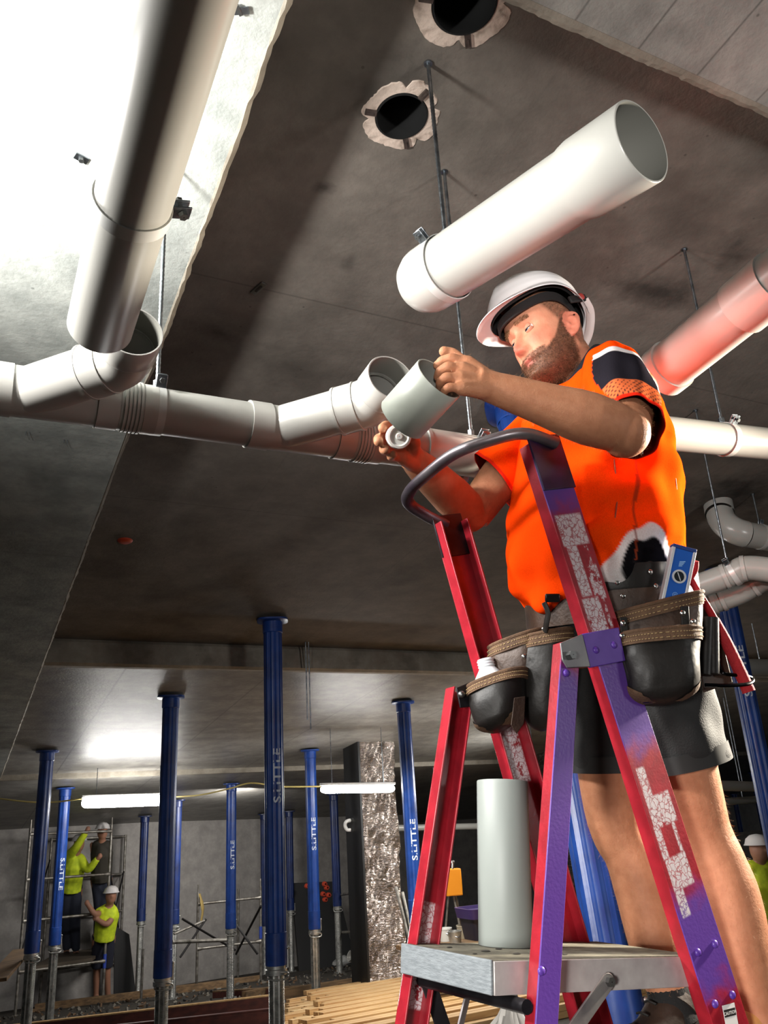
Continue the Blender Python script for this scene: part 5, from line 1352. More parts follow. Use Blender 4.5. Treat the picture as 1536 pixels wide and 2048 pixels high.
# belly hangs forward at the front hem
R = []
for i, p in enumerate(Pc):
    up_ = nrm(Pc[max(i - 1, 0)] - Pc[min(i + 1, len(Pc) - 1)])
    a_ = nrm(Ft - up_ * (Ft @ up_)); b_ = nrm(Lt - up_ * (Lt @ up_))
    rg = ring(p, a_, b_, ra[i], rb[i], 240, 2.25)
    t = np.linspace(0, 2 * PI, 240, endpoint=False)
    rg = rg + np.outer(.022 * np.clip(np.cos(t), 0, 1) * sst(.55, .8, kk[i]) * (1 - sst(.92, 1.0, kk[i]) * .6), a_) - np.outer(.012 * np.clip(np.cos(t), 0, 1) ** 2 * sst(.7, 1, kk[i]), up_) 
    R.append(rg)
b = MB(); b.add(*loft(R, True, False)); shirt = b.build('shirt', m_shirt, PERSON, angle=180)
V = coords(shirt.data); N_ = normals(shirt.data); Vw = V + np.array(PERSON['o'])
lo = np.tile(kk[:, None], (1, 240)).ravel()[:len(V)]
amp = .008 + .006 * sst(.5, .95, lo)
V = V + N_ * (fold(Vw, N_, 1.0) * amp)[:, None]
shirt.data.vertices.foreach_set('co', V.ravel())
Vw = V + np.array(PERSON['o'])
C = np.tile(ORANGE, (len(V), 1))
pxy = np.array([proj(p)[:2] for p in Vw])
rel_ = Vw - Pc[np.clip((lo * (len(Pc) - 1)).astype(int), 0, len(Pc) - 1)]
ang = np.degrees(np.arctan2(rel_ @ Lt, rel_ @ Ft))            # 0 front, +90 his left side
# side panel low on the flank: white edge, black mesh inside
bpy.context.view_layer.update()
def hit_shirt(x, y):
    dg = bpy.context.evaluated_depsgraph_get()
    ok, loc, no, _ = shirt.ray_cast(Vector(EYE) - Vector(PERSON['o']), Vector(nrm(ray(x, y))), depsgraph=dg)
    return np.array(loc) + np.array(PERSON['o']) if ok else at(x, y, 1.7)
pc_ = hit_shirt(1282, 1118); ex_ = nrm(hit_shirt(1320, 1105) - hit_shirt(1240, 1125)); ez_ = nrm(ZA - ex_ * ex_[2])
dx_ = (Vw - pc_) @ ex_; dz_ = (Vw - pc_) @ ez_; near_ = np.linalg.norm(Vw - pc_, axis=1) < .17
shape = (dx_ / .088) ** 2 + ((dz_ + .015) / (.076 + .03 * dx_ / .08)) ** 2 + .10 * np.sin(dx_ * 90)
blend(near_ * sst(1.05, .95, shape), rgb(226, 222, 222)); blend(near_ * sst(.56, .47, shape), rgb(20, 19, 22))
for a0, w_ in ((62, .8), (150, .8)): blend(((np.abs(ang - a0 - 6 * np.sin(lo * 4)) < w_) & (lo > .3) & (lo < .9)) * .75, rgb(128, 52, 30))
setcol(shirt.data, C)
# sleeves
def sleeve(c0, c1, r0, r1, hem, name, seed, dark_panel):
    d = nrm(c1 - c0); a, bb2 = frame(d, ZA); k_ = 60; n_ = 160; R = []
    t = np.linspace(0, 2 * PI, n_, endpoint=False)
    for i in range(k_):
        f_ = i / (k_ - 1); r = r0 + (r1 - r0) * f_ ; sq = 1 - .25 * (1 - f_) ** 3
        c = c0 + (c1 - c0) * f_ 
        rr = r * (1 + .035 * np.sin(5 * t + 6 * f_ + seed) * f_ + .02 * np.sin(9 * t - 4 * f_ + seed))
        # hem hangs longer underneath
        sag = hem * f_ ** 2 * np.clip(-np.sin(t), 0, 1)
        R.append(c + np.outer(np.cos(t) * rr * sq, a) + np.outer(np.sin(t) * rr, bb2) + np.outer(sag, -ZA))
    inner = [R[-1] + 0, R[-1] - d * .002 + (c1 - R[-1]) * .035]
    for i in range(8):
        f_ = 1 - .09 * (i + 1); g_ = R[int(f_ * (k_ - 1))]; inner.append(g_ + ((c0 + (c1 - c0) * f_) - g_) * .09)
    b = MB(); b.add(*loft(R + inner[1:], True, False)); ob = b.build(name, m_shirt, PERSON, shirt, angle=180)
    V = coords(ob.data) + np.array(PERSON['o']); C_ = np.tile(ORANGE, (len(V), 1)); fi = np.repeat(np.concatenate([np.linspace(0, 1, k_), np.full(9, 2.0)]), n_)[:len(V)]
    t_ = np.tile(t, k_ + 9)[:len(V)]
    inn = fi > 1.5
    C_[inn] = np.array(rgb(110, 26, 20)[:3])
    C_[(fi > .955) & (fi < 1.5)] = np.array(rgb(226, 40, 22)[:3])
    if dark_panel:
        cen, w_ = dark_panel
        da_ = np.abs(np.angle(np.exp(1j * (t_ - cen))))
        pan = (fi < .95) & (fi > .12) & (da_ < w_ * (1 - .55 * np.abs(fi - .55) ** 1.5 * 1.4))
        edge = pan & (da_ > w_ * (1 - .55 * np.abs(fi - .55) ** 1.5 * 1.4) - .16)
        C_[pan] = np.array(rgb(34, 32, 38)[:3]); C_[pan & ((fi < .22) | (edge & (np.angle(np.exp(1j * (t_ - cen))) < 0) & (fi < .7)))] = np.array(rgb(222, 216, 216)[:3])
        lowp = pan & (fi > .72) & (np.sin(t_ * 38) * np.sin(fi * 95) < .45)
        C_[lowp] = np.array(rgb(214, 104, 60)[:3])
    setcol(ob.data, C_)
    return ob
ls0 = at(1225, 772, 2.03); ls1 = at(1264, 854, 1.672)
sleeve(ls0, ls1, .110, .064, .006, 'sleeve', 1.0, (1.25, 1.0))
rs0 = at(1110, 868, 2.15); rs1 = rsh * .36 + rel * .64
sleeve(rs0, rs1, .10, .088, .01, 'sleeve', 2.2, None)
# collar
m_navy = mat('collar_cloth', rgb(15, 16, 22), .8, spec=.2)
R = []; cb = at(1172, 757, 2.09) ; upn = nrm(nk0 - cb)
ca = nrm(Ft - upn * (Ft @ upn)); cb2 = np.cross(upn, ca)
for r_, h_ in ((.076, .036), (.081, .038), (.089, .027), (.104, .004), (.118, -.022), (.112, -.026), (.090, .0)):
    t = np.linspace(0, 2 * PI, 60, endpoint=False); drop = -.045 * np.clip(np.cos(t), 0, 1) ** 2
    R.append(cb + np.outer(np.cos(t) * r_ * 1.04, ca) + np.outer(np.sin(t) * r_, cb2) + np.outer(h_ + drop, upn))
b = MB(); b.add(*loft(R, False, False)); b.build('collar', m_navy, PERSON, shirt)
# pocket and seam on the chest
def onshirt(x, y, lift=.0025):
    """point on the shirt seen at picture point (x, y)"""
    dg = bpy.context.evaluated_depsgraph_get()
    r = nrm(ray(x, y)); o_ = Vector(EYE) - Vector(PERSON['o'])
    hit, loc, no, _ = shirt.ray_cast(o_, Vector(r), depsgraph=dg)
    return (np.array(loc) + np.array(PERSON['o']) + np.array(no) * lift) if hit else at(x, y, 1.8)
bpy.context.view_layer.update()
m_seam = mat('seam_thread', rgb(146, 70, 44), .8)
for nm, pts in (('pocket_seam', [(1186, 915), (1192, 945), (1176, 972), (1148, 985)]), ('front_piping', [(1229, 915), (1232, 950), (1235, 1000), (1230, 1040), (1222, 1075)]), ('back_seam', [(1345, 905), (1352, 950), (1356, 985)]), ('flank_seam', [(1318, 1010), (1328, 1050), (1340, 1085)])):
    b = MB(); b.add(*tube(smoothpath([onshirt(*p) for p in pts], 6), .0016, 6)); b.build(nm, m_seam, PERSON, shirt)

# ------------------------------------------------------------------ shorts, socks, boots
m_short = mat('black_shorts', rgb(30, 30, 30), .8, col2=rgb(22, 22, 23), scale=30, bump=.2, bscale=300)
SB = MB()
Pw = [at(1214, 1165, 1.885), at(1225, 1230, 1.865), at(1238, 1310, 1.85)]
SB.add(*loft([ring(p, Ft, Lt, a_, b_, 72, 2.3) for p, a_, b_ in zip(smoothpath(Pw, 6), np.linspace(.152, .142, 13), np.linspace(.172, .188, 13))]))
for hip, kn, w0, w1, ex in ((lhip, lkn, .112, .104, .70), (rhip, rkn, .108, .100, .72)):
    hem = hip + (kn - hip) * ex; P = smoothpath([hip - (kn - hip) * .12, (hip + hem) / 2, hem], 8); d = nrm(hem - hip); a_, b_ = frame(d, YA)
    t = np.linspace(0, 2 * PI, 72, endpoint=False); R = []
    for i, p in enumerate(P):
        f_ = i / (len(P) - 1); r = (w0 + (w1 - w0) * f_) * (1 + .03 * np.sin(4 * t + 9 * f_) + .025 * np.sin(7 * t - 5 * f_ + 2) * f_)
        R.append(p + np.outer(np.cos(t) * r, a_) + np.outer(np.sin(t) * r, b_))
    SB.add(*loft(R))
shorts = SB.build('shorts', m_short, PERSON); remesh(shorts, .006, 4, .5)
V = coords(shorts.data); N_ = normals(shorts.data); V = V + N_ * fold(V + np.array(PERSON['o']), N_, .0038)[:, None]; shorts.data.vertices.foreach_set('co', V.ravel())
m_hem = mat('hem_cloth', rgb(34, 34, 34), .8)
for hip, kn, w1, ex in ((lhip, lkn, .1055, .70), (rhip, rkn, .1015, .72)):
    hem = hip + (kn - hip) * ex; d = nrm(hem - hip); a_, b_ = frame(d, YA)
    b = MB(); b.add(*loft([ring(hem - d * .034, a_, b_, w1 + .0015, w1 + .0015, 60), ring(hem + d * .001, a_, b_, w1 + .002, w1 + .002, 60), ring(hem + d * .001, a_, b_, w1 - .004, w1 - .004, 60), ring(hem - d * .02, a_, b_, w1 - .006, w1 - .006, 60)], False, False)); b.build('hem', m_hem, PERSON, shorts)
m_sock = mat('black_sock', rgb(20, 20, 21), .9, bump=.3, bscale=200)
m_boot = mat('tan_boot', rgb(206, 150, 88), .6, col2=rgb(170, 118, 66), scale=12, bump=.2)
m_bootd = mat('dark_boot', rgb(58, 40, 30), .6, col2=rgb(30, 24, 20), scale=10, bump=.25)
m_sole = mat('boot_sole', rgb(30, 28, 26), .7)
def boot(an, kn, mb_, yaw):
    fw = nrm(np.array([-math.cos(yaw), -math.sin(yaw), 0.])); sd = np.cross(ZA, fw)
    sx = nrm(kn - an)
    b = MB(); b.add(*tube(np.array([an + sx * .02, an + sx * .0, an - sx * .05]), [.043, .0445, .045], 24)); b.build('sock', m_sock, PERSON)
    so = an - ZA * .115
    R = []
    for f_, h_, wd_, z0 in ((-.075, .05, .018, .02), (-.066, .10, .032, 0.008), (-.04, .135, .042, 0), (.0, .135, .046, 0), (.035, .115, .046, 0), (.07, .085, .044, 0), (.11, .07, .047, 0), (.15, .062, .048, 0), (.185, .05, .042, .002), (.205, .034, .024, .008)):
        c = so + fw * f_ + ZA * (z0 + h_ / 2); R.append(ring(c, sd, ZA, wd_, h_ / 2, 22, 2.6))
    b = MB(); b.add(*loft(R)); ob = b.build('boot', mb_, PERSON); remesh(ob, .006, 2)
    b = MB(); b.add(*tube(np.array([so + fw * -.015 + ZA * .11, an - sx * .02]), [.047, .050], 24)); b.build('boot_collar', mb_, PERSON, ob)
    poly = [(-.078, -.03), (-.05, -.042), (.05, -.046), (.14, -.05), (.195, -.035), (.21, 0), (.195, .035), (.14, .05), (.05, .046), (-.05, .042), (-.078, .03)]
    b = MB(); b.add(*prism(poly, so, fw, sd, ZA, -.022, .006)); b.build('boot_sole', m_sole, PERSON, ob, bevel=.004)
    b = MB()
    for k in range(4):
        c = so + fw * (.03 + k * .026) + ZA * (.125 - k * .017); b.add(*tube(smoothpath([c - sd * .016, c + ZA * .004 + fw * .004, c + sd * .016], 5), .0025, 6))
    b.build('laces', m_sole, PERSON, ob)
boot(lan + ZA * .010 + LV * .012, lkn, m_boot, .02); boot(ran, rkn, m_bootd, .05)

# ------------------------------------------------------------------ the pipe stub and brush in his hands
ca, cb_ = at(878, 757, 1.575), at(812, 830, 1.625)
cd_ = nrm(ca - cb_)
t = thing('pipe_stub', 'short grey pipe stub gripped by its rim in the plumber left hand', 'pipe', cb_)
b = MB(); pipeseg(b, cb_ - cd_ * .012, ca, .0525, .0034, 56, True, True); b.build('pipe', [mat('grey_pvc_stub', rgb(170, 174, 164), .4, col2=rgb(156, 160, 150), scale=10), m_pvc_d], t)
cc = at(798, 873, 1.785); ax_ = nrm(EYE - cc + XA * .25 + ZA * .1)
t = thing('brush_cap', 'round translucent white brush cap held in the plumber right hand', 'brush', cc)
b = MB(); b.add(*lathe([(.001, .006), (.006, .006), (.008, .002), (.018, .002), (.021, .006), (.0255, .005), (.027, .001), (.027, -.022), (.001, -.022)], cc, ax_, 36)); b.build('cap', mat('cap_plastic', rgb(214, 212, 206), .4, sss=.2), t)
b = MB(); b.add(*rod(cc - ax_ * .02, cc - ax_ * .02 + ZA * .02 + XA * .03 - ax_ * .03, .006)); b.build('stem', mat('stem_plastic', rgb(200, 200, 196), .5), t)
b = MB(); b.add(*tube(np.array([at(806, 856, 1.80), at(815, 842, 1.78), at(822, 832, 1.76)]), [.012, .016, .013], 12)); b.build('bristles', mat('bristle', rgb(206, 204, 198), .9), t)

# ------------------------------------------------------------------ tool belt
m_lea = mat('brown_leather', rgb(74, 54, 42), .5, col2=rgb(52, 38, 30), scale=14, bump=.2, bscale=140, rough2=.65)
m_suede = mat('suede_trim', rgb(104, 78, 56), .85, col2=rgb(80, 58, 42), scale=30, bump=.3, bscale=260)
m_blk = mat('black_leather', rgb(34, 31, 29), .46, col2=rgb(24, 22, 21), scale=10, spec=.35, bump=.08, bscale=90)
m_rivet = mat('rivet_steel', rgb(206, 206, 202), .25, 1.0)
m_wire_ = mat('dark_buckle', rgb(44, 42, 42), .35, .8)
m_stitch = mat('stitch', rgb(176, 150, 104), .8)
TB = thing('tool_belt', 'worn brown leather tool belt with pouches round the plumber waist', 'tool belt', at(1225, 1230, 1.865))
bc0, bc1 = at(1216, 1172, 1.885), at(1224, 1238, 1.87); bup = nrm(bc0 - bc1)
ba = nrm(Ft - bup * (Ft @ bup) - bup * .0); bl_ = nrm(Lt - bup * (Lt @ bup))
def belt_ring(c, ra_, rl_, n=90): return ring(c, ba, bl_, ra_, rl_, n, 2.35)
def strapring(name, ctr, hw, ra_, rl_, th, m, parent=None):
    b = MB(); b.add(*loft([belt_ring(ctr + bup * s * hw, ra_ + k, rl_ + k) for s, k in ((-1, 0), (-1, th), (-.8, th * 1.15), (.8, th * 1.15), (1, th), (1, 0))], False, False)); return b.build(name, m, TB, parent, angle=50)
belt = strapring('belt', at(1221, 1218, 1.875), .034, .160, .186, .006, m_lea)
strapring('padded_belt', at(1215, 1172, 1.885), .026, .158, .182, .010, m_blk)
bpy.context.view_layer.update()
def rv(p, nrm_, parent, r=.0055):
    nrm_ = nrm(nrm_); a_, c_ = frame(nrm_); b = MB(); b.add(*sphere(p, (r, r, r * .5), 12, 6, (a_, c_, nrm_))); return b.build('rivet', m_rivet, TB, parent)
def onbelt(x, y, fallback=1.7):
    for o_ in [c for c in TB['e'].children]:
        hit, loc, no, _ = o_.ray_cast(Vector(EYE) - Vector(TB['o']), Vector(nrm(ray(x, y))))
        if hit: return np.array(loc) + np.array(TB['o']), np.array(no)
    return at(x, y, fallback), -CM[:, 2] * -1
for x, y in ((1234, 1165), (1301, 1144), (1246, 1192), (1312, 1172)):
    p, no = onbelt(x, y); rv(p + no * .001, no, belt)
def pouch(rimL, rimR, bot, depth, mbody, d_out=None, band=.022, patches=True, sag=.25, name='pouch', rimback=.0, taper=.72, out=None):
    """rimL, rimR: 3-D ends of the rim as the photo shows them; bot: lowest point; bulges towards `out`"""
    rimL, rimR, bot = (np.asarray(x, float) for x in (rimL, rimR, bot))
    mid = (rimL + rimR) / 2; r_ = nrm(rimR - rimL); W_ = np.linalg.norm(rimR - rimL) / 2
    dn = bot - mid; Hh = np.linalg.norm(dn); dn = dn / Hh
    o_ = nrm(np.cross(r_, dn)) if out is None else nrm(out)
    if out is None and o_ @ (EYE - mid) < 0: o_ = -o_
    th = np.linspace(0, PI, 22)
    def sec(f_, grow=0.0):
        w = W_ * (1 - (1 - taper) * f_ ** 1.6); dp = depth * (1 + .25 * math.sin(f_ * PI)) 
        if f_ > .78:
            q_ = (f_ - .78) / .22; s_ = math.sqrt(max(0, 1 - q_ * q_ * .96)); w *= s_; dp *= .25 + .75 * s_
        c = mid + dn * Hh * f_
        fr_ = [c + r_ * (-(w + grow) * np.sign(math.cos(t)) * abs(math.cos(t)) ** .75) + o_ * ((dp + grow) * abs(math.sin(t)) ** .8) for t in th]
        bk = [c + r_ * (w + grow) * s - o_ * (.004) for s in np.linspace(1, -1, 10)]
        return np.array(fr_ + bk)
    b = MB(); fs = np.concatenate([np.linspace(0, .78, 14), np.linspace(.8, 1, 9)])
    outer = [sec(f_) for f_ in fs]
    inner = [sec(0, -.003), sec(.25, -.006), sec(.3, -.02)]
    b.add(*loft(inner[::-1] + outer, True, True)); po = b.build(name, mbody, TB, None, angle=70)
    V = coords(po.data); N_ = normals(po.data); V = V + N_ * fold(V * 1.6, N_, .0022)[:, None]; po.data.vertices.foreach_set('co', V.ravel())
    fb_ = band / Hh
    def strip_(f0, f1, g):
        nf = len(th); return [np.array(sec(f0, g)[:nf]), np.array(sec(f0, g + .003)[:nf]), np.array(sec((f0 + f1) / 2, g + .004)[:nf]), np.array(sec(f1, g + .003)[:nf]), np.array(sec(f1, g)[:nf])]
    v_, f_2 = loft(strip_(-.02, fb_, .0005), closed=False); b = MB(); b.add(v_, f_2); 
    rb_ = b.build('rim_band', m_suede, TB, po)
    # rolled lip of the rim
    b = MB(); b.add(*tube(np.array(sec(-.02, .002)[:len(th)]), .0045, 8)); b.build('rim_roll', m_suede, TB, po)
    b = MB()
    for g in (.28, .72):
        line = np.array(sec(fb_ * g, .0052)[:len(th)]); line = smoothpath(line, 4)
        for i in range(2, len(line) - 3, 2):
            d_ = nrm(line[i + 1] - line[i]); a_, c_ = frame(d_); L_ = np.linalg.norm(line[i + 1] - line[i]) * .5
            b.add(*box((line[i] + line[i + 1]) / 2, (L_, .0006, .0006), (d_, a_, c_)))
    s_o = b.build('stitching', m_stitch, TB, po, smooth=False)
    if patches:
        for sg in (0, 1):
            sl_ = th[:9] if sg == 0 else th[-9:]
            ids = range(1, 9) if sg == 0 else range(len(th) - 9, len(th) - 1)
            R = []
            for f_ in np.linspace(.66, .97, 10):
                s = sec(f_, .0022); k_ = sst(.60, .97, f_); row = [s[i] for i in ids]
                lim = int(2 + 6 * k_); row = row[:lim] + [row[lim - 1]] * (8 - lim) if sg == 0 else [row[8 - lim]] * (8 - lim) + row[8 - lim:]
                R.append(np.array(row))
            v_, f_2 = loft(R, closed=False); b = MB(); b.add(v_, f_2); b.build('corner_patch', m_suede, TB, po)
    return po, sec, o_, dn, r_
# left hip: tall rear bag, front bag
pA, secA, oA, dA_, rA = pouch(at(1228, 1232, 1.70), at(1402, 1188, 1.70), at(1322, 1385, 1.66), .040, m_lea, patches=False)
pB, secB, oB, dB_, rB = pouch(at(1232, 1276, 1.665), at(1396, 1262, 1.665), at(1322, 1412, 1.62), .052, m_blk, taper=.80)
for x, y, par in ((1246, 1246, pB), (1365, 1226, pB), (1244, 1271, pB), (1386, 1243, pB), (1376, 1257, pB)): rv(at(x, y, 1.628 if x < 1300 else 1.632), -rB * .1 + oB, par)
for x0, x1, y0, y1 in ((1240, 1254, 1234, 1274), (1362, 1378, 1212, 1258)):
    b = MB(); c_ = [at(x0, y0, 1.642), at(x1, y0, 1.642), at(x1 + 2, y1, 1.632), at(x0 + 2, y1, 1.632)]; b.add(*loft([c_, [p + oB * -.006 for p in c_]])); b.build('holder_strap', m_blk, TB, pB, bevel=.001)
# right hip, seen before his belly: two bags and the outer one carrying the bottle
pC, *_ = pouch(at(985, 1300, 1.86), at(1086, 1262, 1.80), at(1040, 1420, 1.80), .045, m_lea, patches=False)
pD, *_ = pouch(at(1046, 1282, 1.83), at(1145, 1262, 1.78), at(1090, 1462, 1.77), .050, m_blk, patches=False, taper=.62)
pE, secE, oE, dE, rE = pouch(at(940, 1384, 1.80), at(1054, 1342, 1.76), at(1004, 1462, 1.74), .055, m_blk, taper=.66, band=.018)
for x, y in ((1048, 1313), (1088, 1258)): rv(at(x, y, 1.752 if x < 1060 else 1.76), EYE - at(x, y, 1.7), pE if x < 1060 else pD)
b = MB(); b.add(*prism([(0, 0), (.028, .0), (.03, -.055), (.014, -.075), (-.002, -.055)], at(1028, 1395, 1.705), nrm(CM[:, 0] + CM[:, 2] * -.5), nrm(ZA + CM[:, 0] * .2), -CM[:, 2] * -1, 0, .004)); b.build('flap', m_lea, TB, pE, bevel=.001)
b = MB(); b.add(*tube(smoothpath([at(1088, 1205, 1.745), at(1096, 1225, 1.74), at(1093, 1245, 1.745), at(1090, 1262, 1.755)], 5), .009, 8, flat=.5)); b.build('buckle_strap', m_blk, TB, belt)
b = MB(); b.add(*box(at(1105, 1196, 1.742), (.016, .003, .009), (nrm(CM[:, 0]), -CM[:, 2] * -1, nrm(CM[:, 1])))); b.build('buckle', m_wire_, TB, belt, bevel=.004)
# tool sleeves, rear flap and hammer loop at his back
for x0, y0, x1, y1, r in ((1415, 1236, 1410, 1350, .0125), (1427, 1236, 1428, 1348, .0105)):
    b = MB(); A_, B_ = at(x0, y0, 1.70), at(x1, y1, 1.66)
    b.add(*lathe([(r * .8, .02), (r * .8, 0), (r, 0), (r * 1.02, np.linalg.norm(B_ - A_)), (.001, np.linalg.norm(B_ - A_))], A_, B_ - A_, 16)); b.build('tool_sleeve', m_blk, TB)
b = MB(); P = [at(1384, 1200, 1.735), at(1420, 1205, 1.74), at(1450, 1300, 1.715), at(1466, 1365, 1.70), at(1408, 1386, 1.67), at(1398, 1300, 1.69)]
b.add(*loft([P, [p - CM[:, 2] * .006 for p in P]])); rear = b.build('rear_flap', m_lea, TB, bevel=.002)
m_wire = mat('black_wire', rgb(40, 40, 42), .25, 1.0)
b = MB(); b.add(*tube(smoothpath([at(1437, 1318, 1.69), at(1442, 1340, 1.685), at(1452, 1348, 1.68), at(1490, 1352, 1.69), at(1504, 1357, 1.70), at(1504, 1364, 1.68), at(1490, 1369, 1.66), at(1450, 1371, 1.65), at(1410, 1370, 1.65)], 6), .0038, 8)); b.build('hammer_loop', m_wire, TB, rear)

# tools carried in the belt
t = thing('spirit_level', 'small blue spirit level with white edges sticking out of the hip pouch', 'spirit level', at(1345, 1185, 1.675))
lb, lt_ = at(1340, 1225, 1.672), at(1366, 1100, 1.70); ly = nrm(lt_ - lb); lx = nrm(CM[:, 0] - ly * (CM[:, 0] @ ly)); lz = np.cross(lx, ly); lz = lz if lz @ (EYE - lb) > 0 else -lz
LL = np.linalg.norm(lt_ - lb); lw = .0215
m_lb = mat('level_blue', rgb(28, 92, 186), .4); m_lw = mat('level_white', rgb(222, 224, 228), .35, .2)
b = MB(); b.add(*box((lb + lt_) / 2, (lw, LL / 2, .009), (lx, ly, lz))); b.build('body', m_lb, t, bevel=.002)
for s in (-1, 1):
    b = MB(); b.add(*box((lb + lt_) / 2 + lx * s * lw, (.0032, LL / 2, .0105), (lx, ly, lz))); b.build('edge_rail', m_lw, t, bevel=.001)
b = MB(); b.add(*box(lt_ + ly * .002, (lw + .003, .004, .0105), (lx, ly, lz))); b.build('end_cap', mat('level_cap', rgb(30, 60, 130), .5), t, bevel=.001)
def disc(c, r0, r1, h, m, nm): 
    b = MB(); b.add(*lathe([(r0, 0), (r0, h), (r1, h), (r1, 0)], c, lz, 28)); return b.build(nm, m, t)
f0 = lb + ly * LL * .56 + lz * .009
disc(f0, .0105, .0142, .003, m_lw, 'vial_ring')
b = MB(); b.add(*lathe([(.0105, .001), (.001, .0012)], f0, lz, 24)); vi = b.build('vial', mat('vial_glass', rgb(40, 44, 48), .1), t)
b = MB(); b.add(*box(f0 + lz * .0018, (.0008, .009, .0004), (nrm(lx * .86 + ly * .5), nrm(ly * .86 - lx * .5), lz))); b.build('vial_line', m_lw, t, vi)
disc(lb + ly * LL * .27 + lz * .009, .0046, .0054, .0004, mat('level_mark', rgb(150, 196, 240), .5), 'round_mark'); disc(lb + ly * LL * .27 + lz * .009, .0016, .0024, .0004, bpy.data.materials['level_mark'], 'round_mark')
f1 = lb + ly * LL * .03 + lz * .009; disc(f1, .0105, .0142, .003, m_lw, 'vial_ring')
b = MB()
for k in range(4): b.add(*box(lb + ly * (LL * .80 - k * .0032) + lz * .0093 + lx * (.001 - .0008 * k), (.006 - .0008 * k, .0009, .0003), (nrm(lx + ly * .3), nrm(ly - lx * .3), lz)))
b.build('maker_mark', bpy.data.materials['level_mark'], t, smooth=False)
t = thing('hammer', 'hammer with long red handle hanging from the belt loop at the plumber back', 'hammer', at(1440, 1260, 1.70))
m_hr = mat('red_grip', rgb(176, 30, 38), .8, col2=rgb(160, 24, 34), scale=90, bump=.4, bscale=400); m_hh = mat('hammer_red', rgb(150, 26, 32), .7, spec=.2)
hP = smoothpath([at(1378, 1150, 1.745), at(1394, 1180, 1.735), at(1425, 1232, 1.72), at(1460, 1300, 1.705), at(1498, 1384, 1.675)], 8)
b = MB(); b.add(*tube(hP[:20], np.linspace(.0075, .0095, 20), 14, True, flat=.8)); b.build('handle', m_hh, t)
b = MB(); b.add(*tube(hP[17:], np.interp(np.arange(len(hP) - 17), [0, 5, 10, 15], [.0098, .0118, .0125, .0132]), 16)); b.build('grip', m_hr, t)
b = MB(); b.add(*tube(smoothpath([at(1392, 1122, 1.735), at(1389, 1138, 1.738), at(1380, 1152, 1.742), at(1372, 1166, 1.745)], 5), np.linspace(.006, .012, 16), 12)); b.build('head', m_hh, t)
t = thing('plastic_bottle', 'uncapped white plastic bottle standing in the front pouch of the belt', 'bottle', at(985, 1352, 1.79))
bb0, bb1 = at(1000, 1440, 1.755), at(970, 1318, 1.80); bd = nrm(bb1 - bb0); Lb = np.linalg.norm(bb1 - bb0)
b = MB(); prof = [(.001, 0), (.040, 0), (.042, .01), (.042, Lb - .062), (.040, Lb - .055), (.034, Lb - .042), (.0205, Lb - .024), (.0185, Lb - .021)]
b.add(*lathe(prof, bb0, bd, 36)); m_bot = mat('white_bottle', rgb(226, 230, 234), .35, sss=.15); b.build('body', m_bot, t)
b = MB(); pr_ = [(.0185, Lb - .022)]
for k in range(3): pr_ += [(.0172, Lb - .019 + k * .006), (.0192, Lb - .017 + k * .006), (.0192, Lb - .0155 + k * .006), (.0172, Lb - .0135 + k * .006)]
pr_ += [(.017, Lb), (.014, Lb), (.014, Lb - .02), (.001, Lb - .02)]
b.add(*lathe(pr_, bb0, bd, 32)); b.build('threaded_neck', m_bot, t, angle=60)

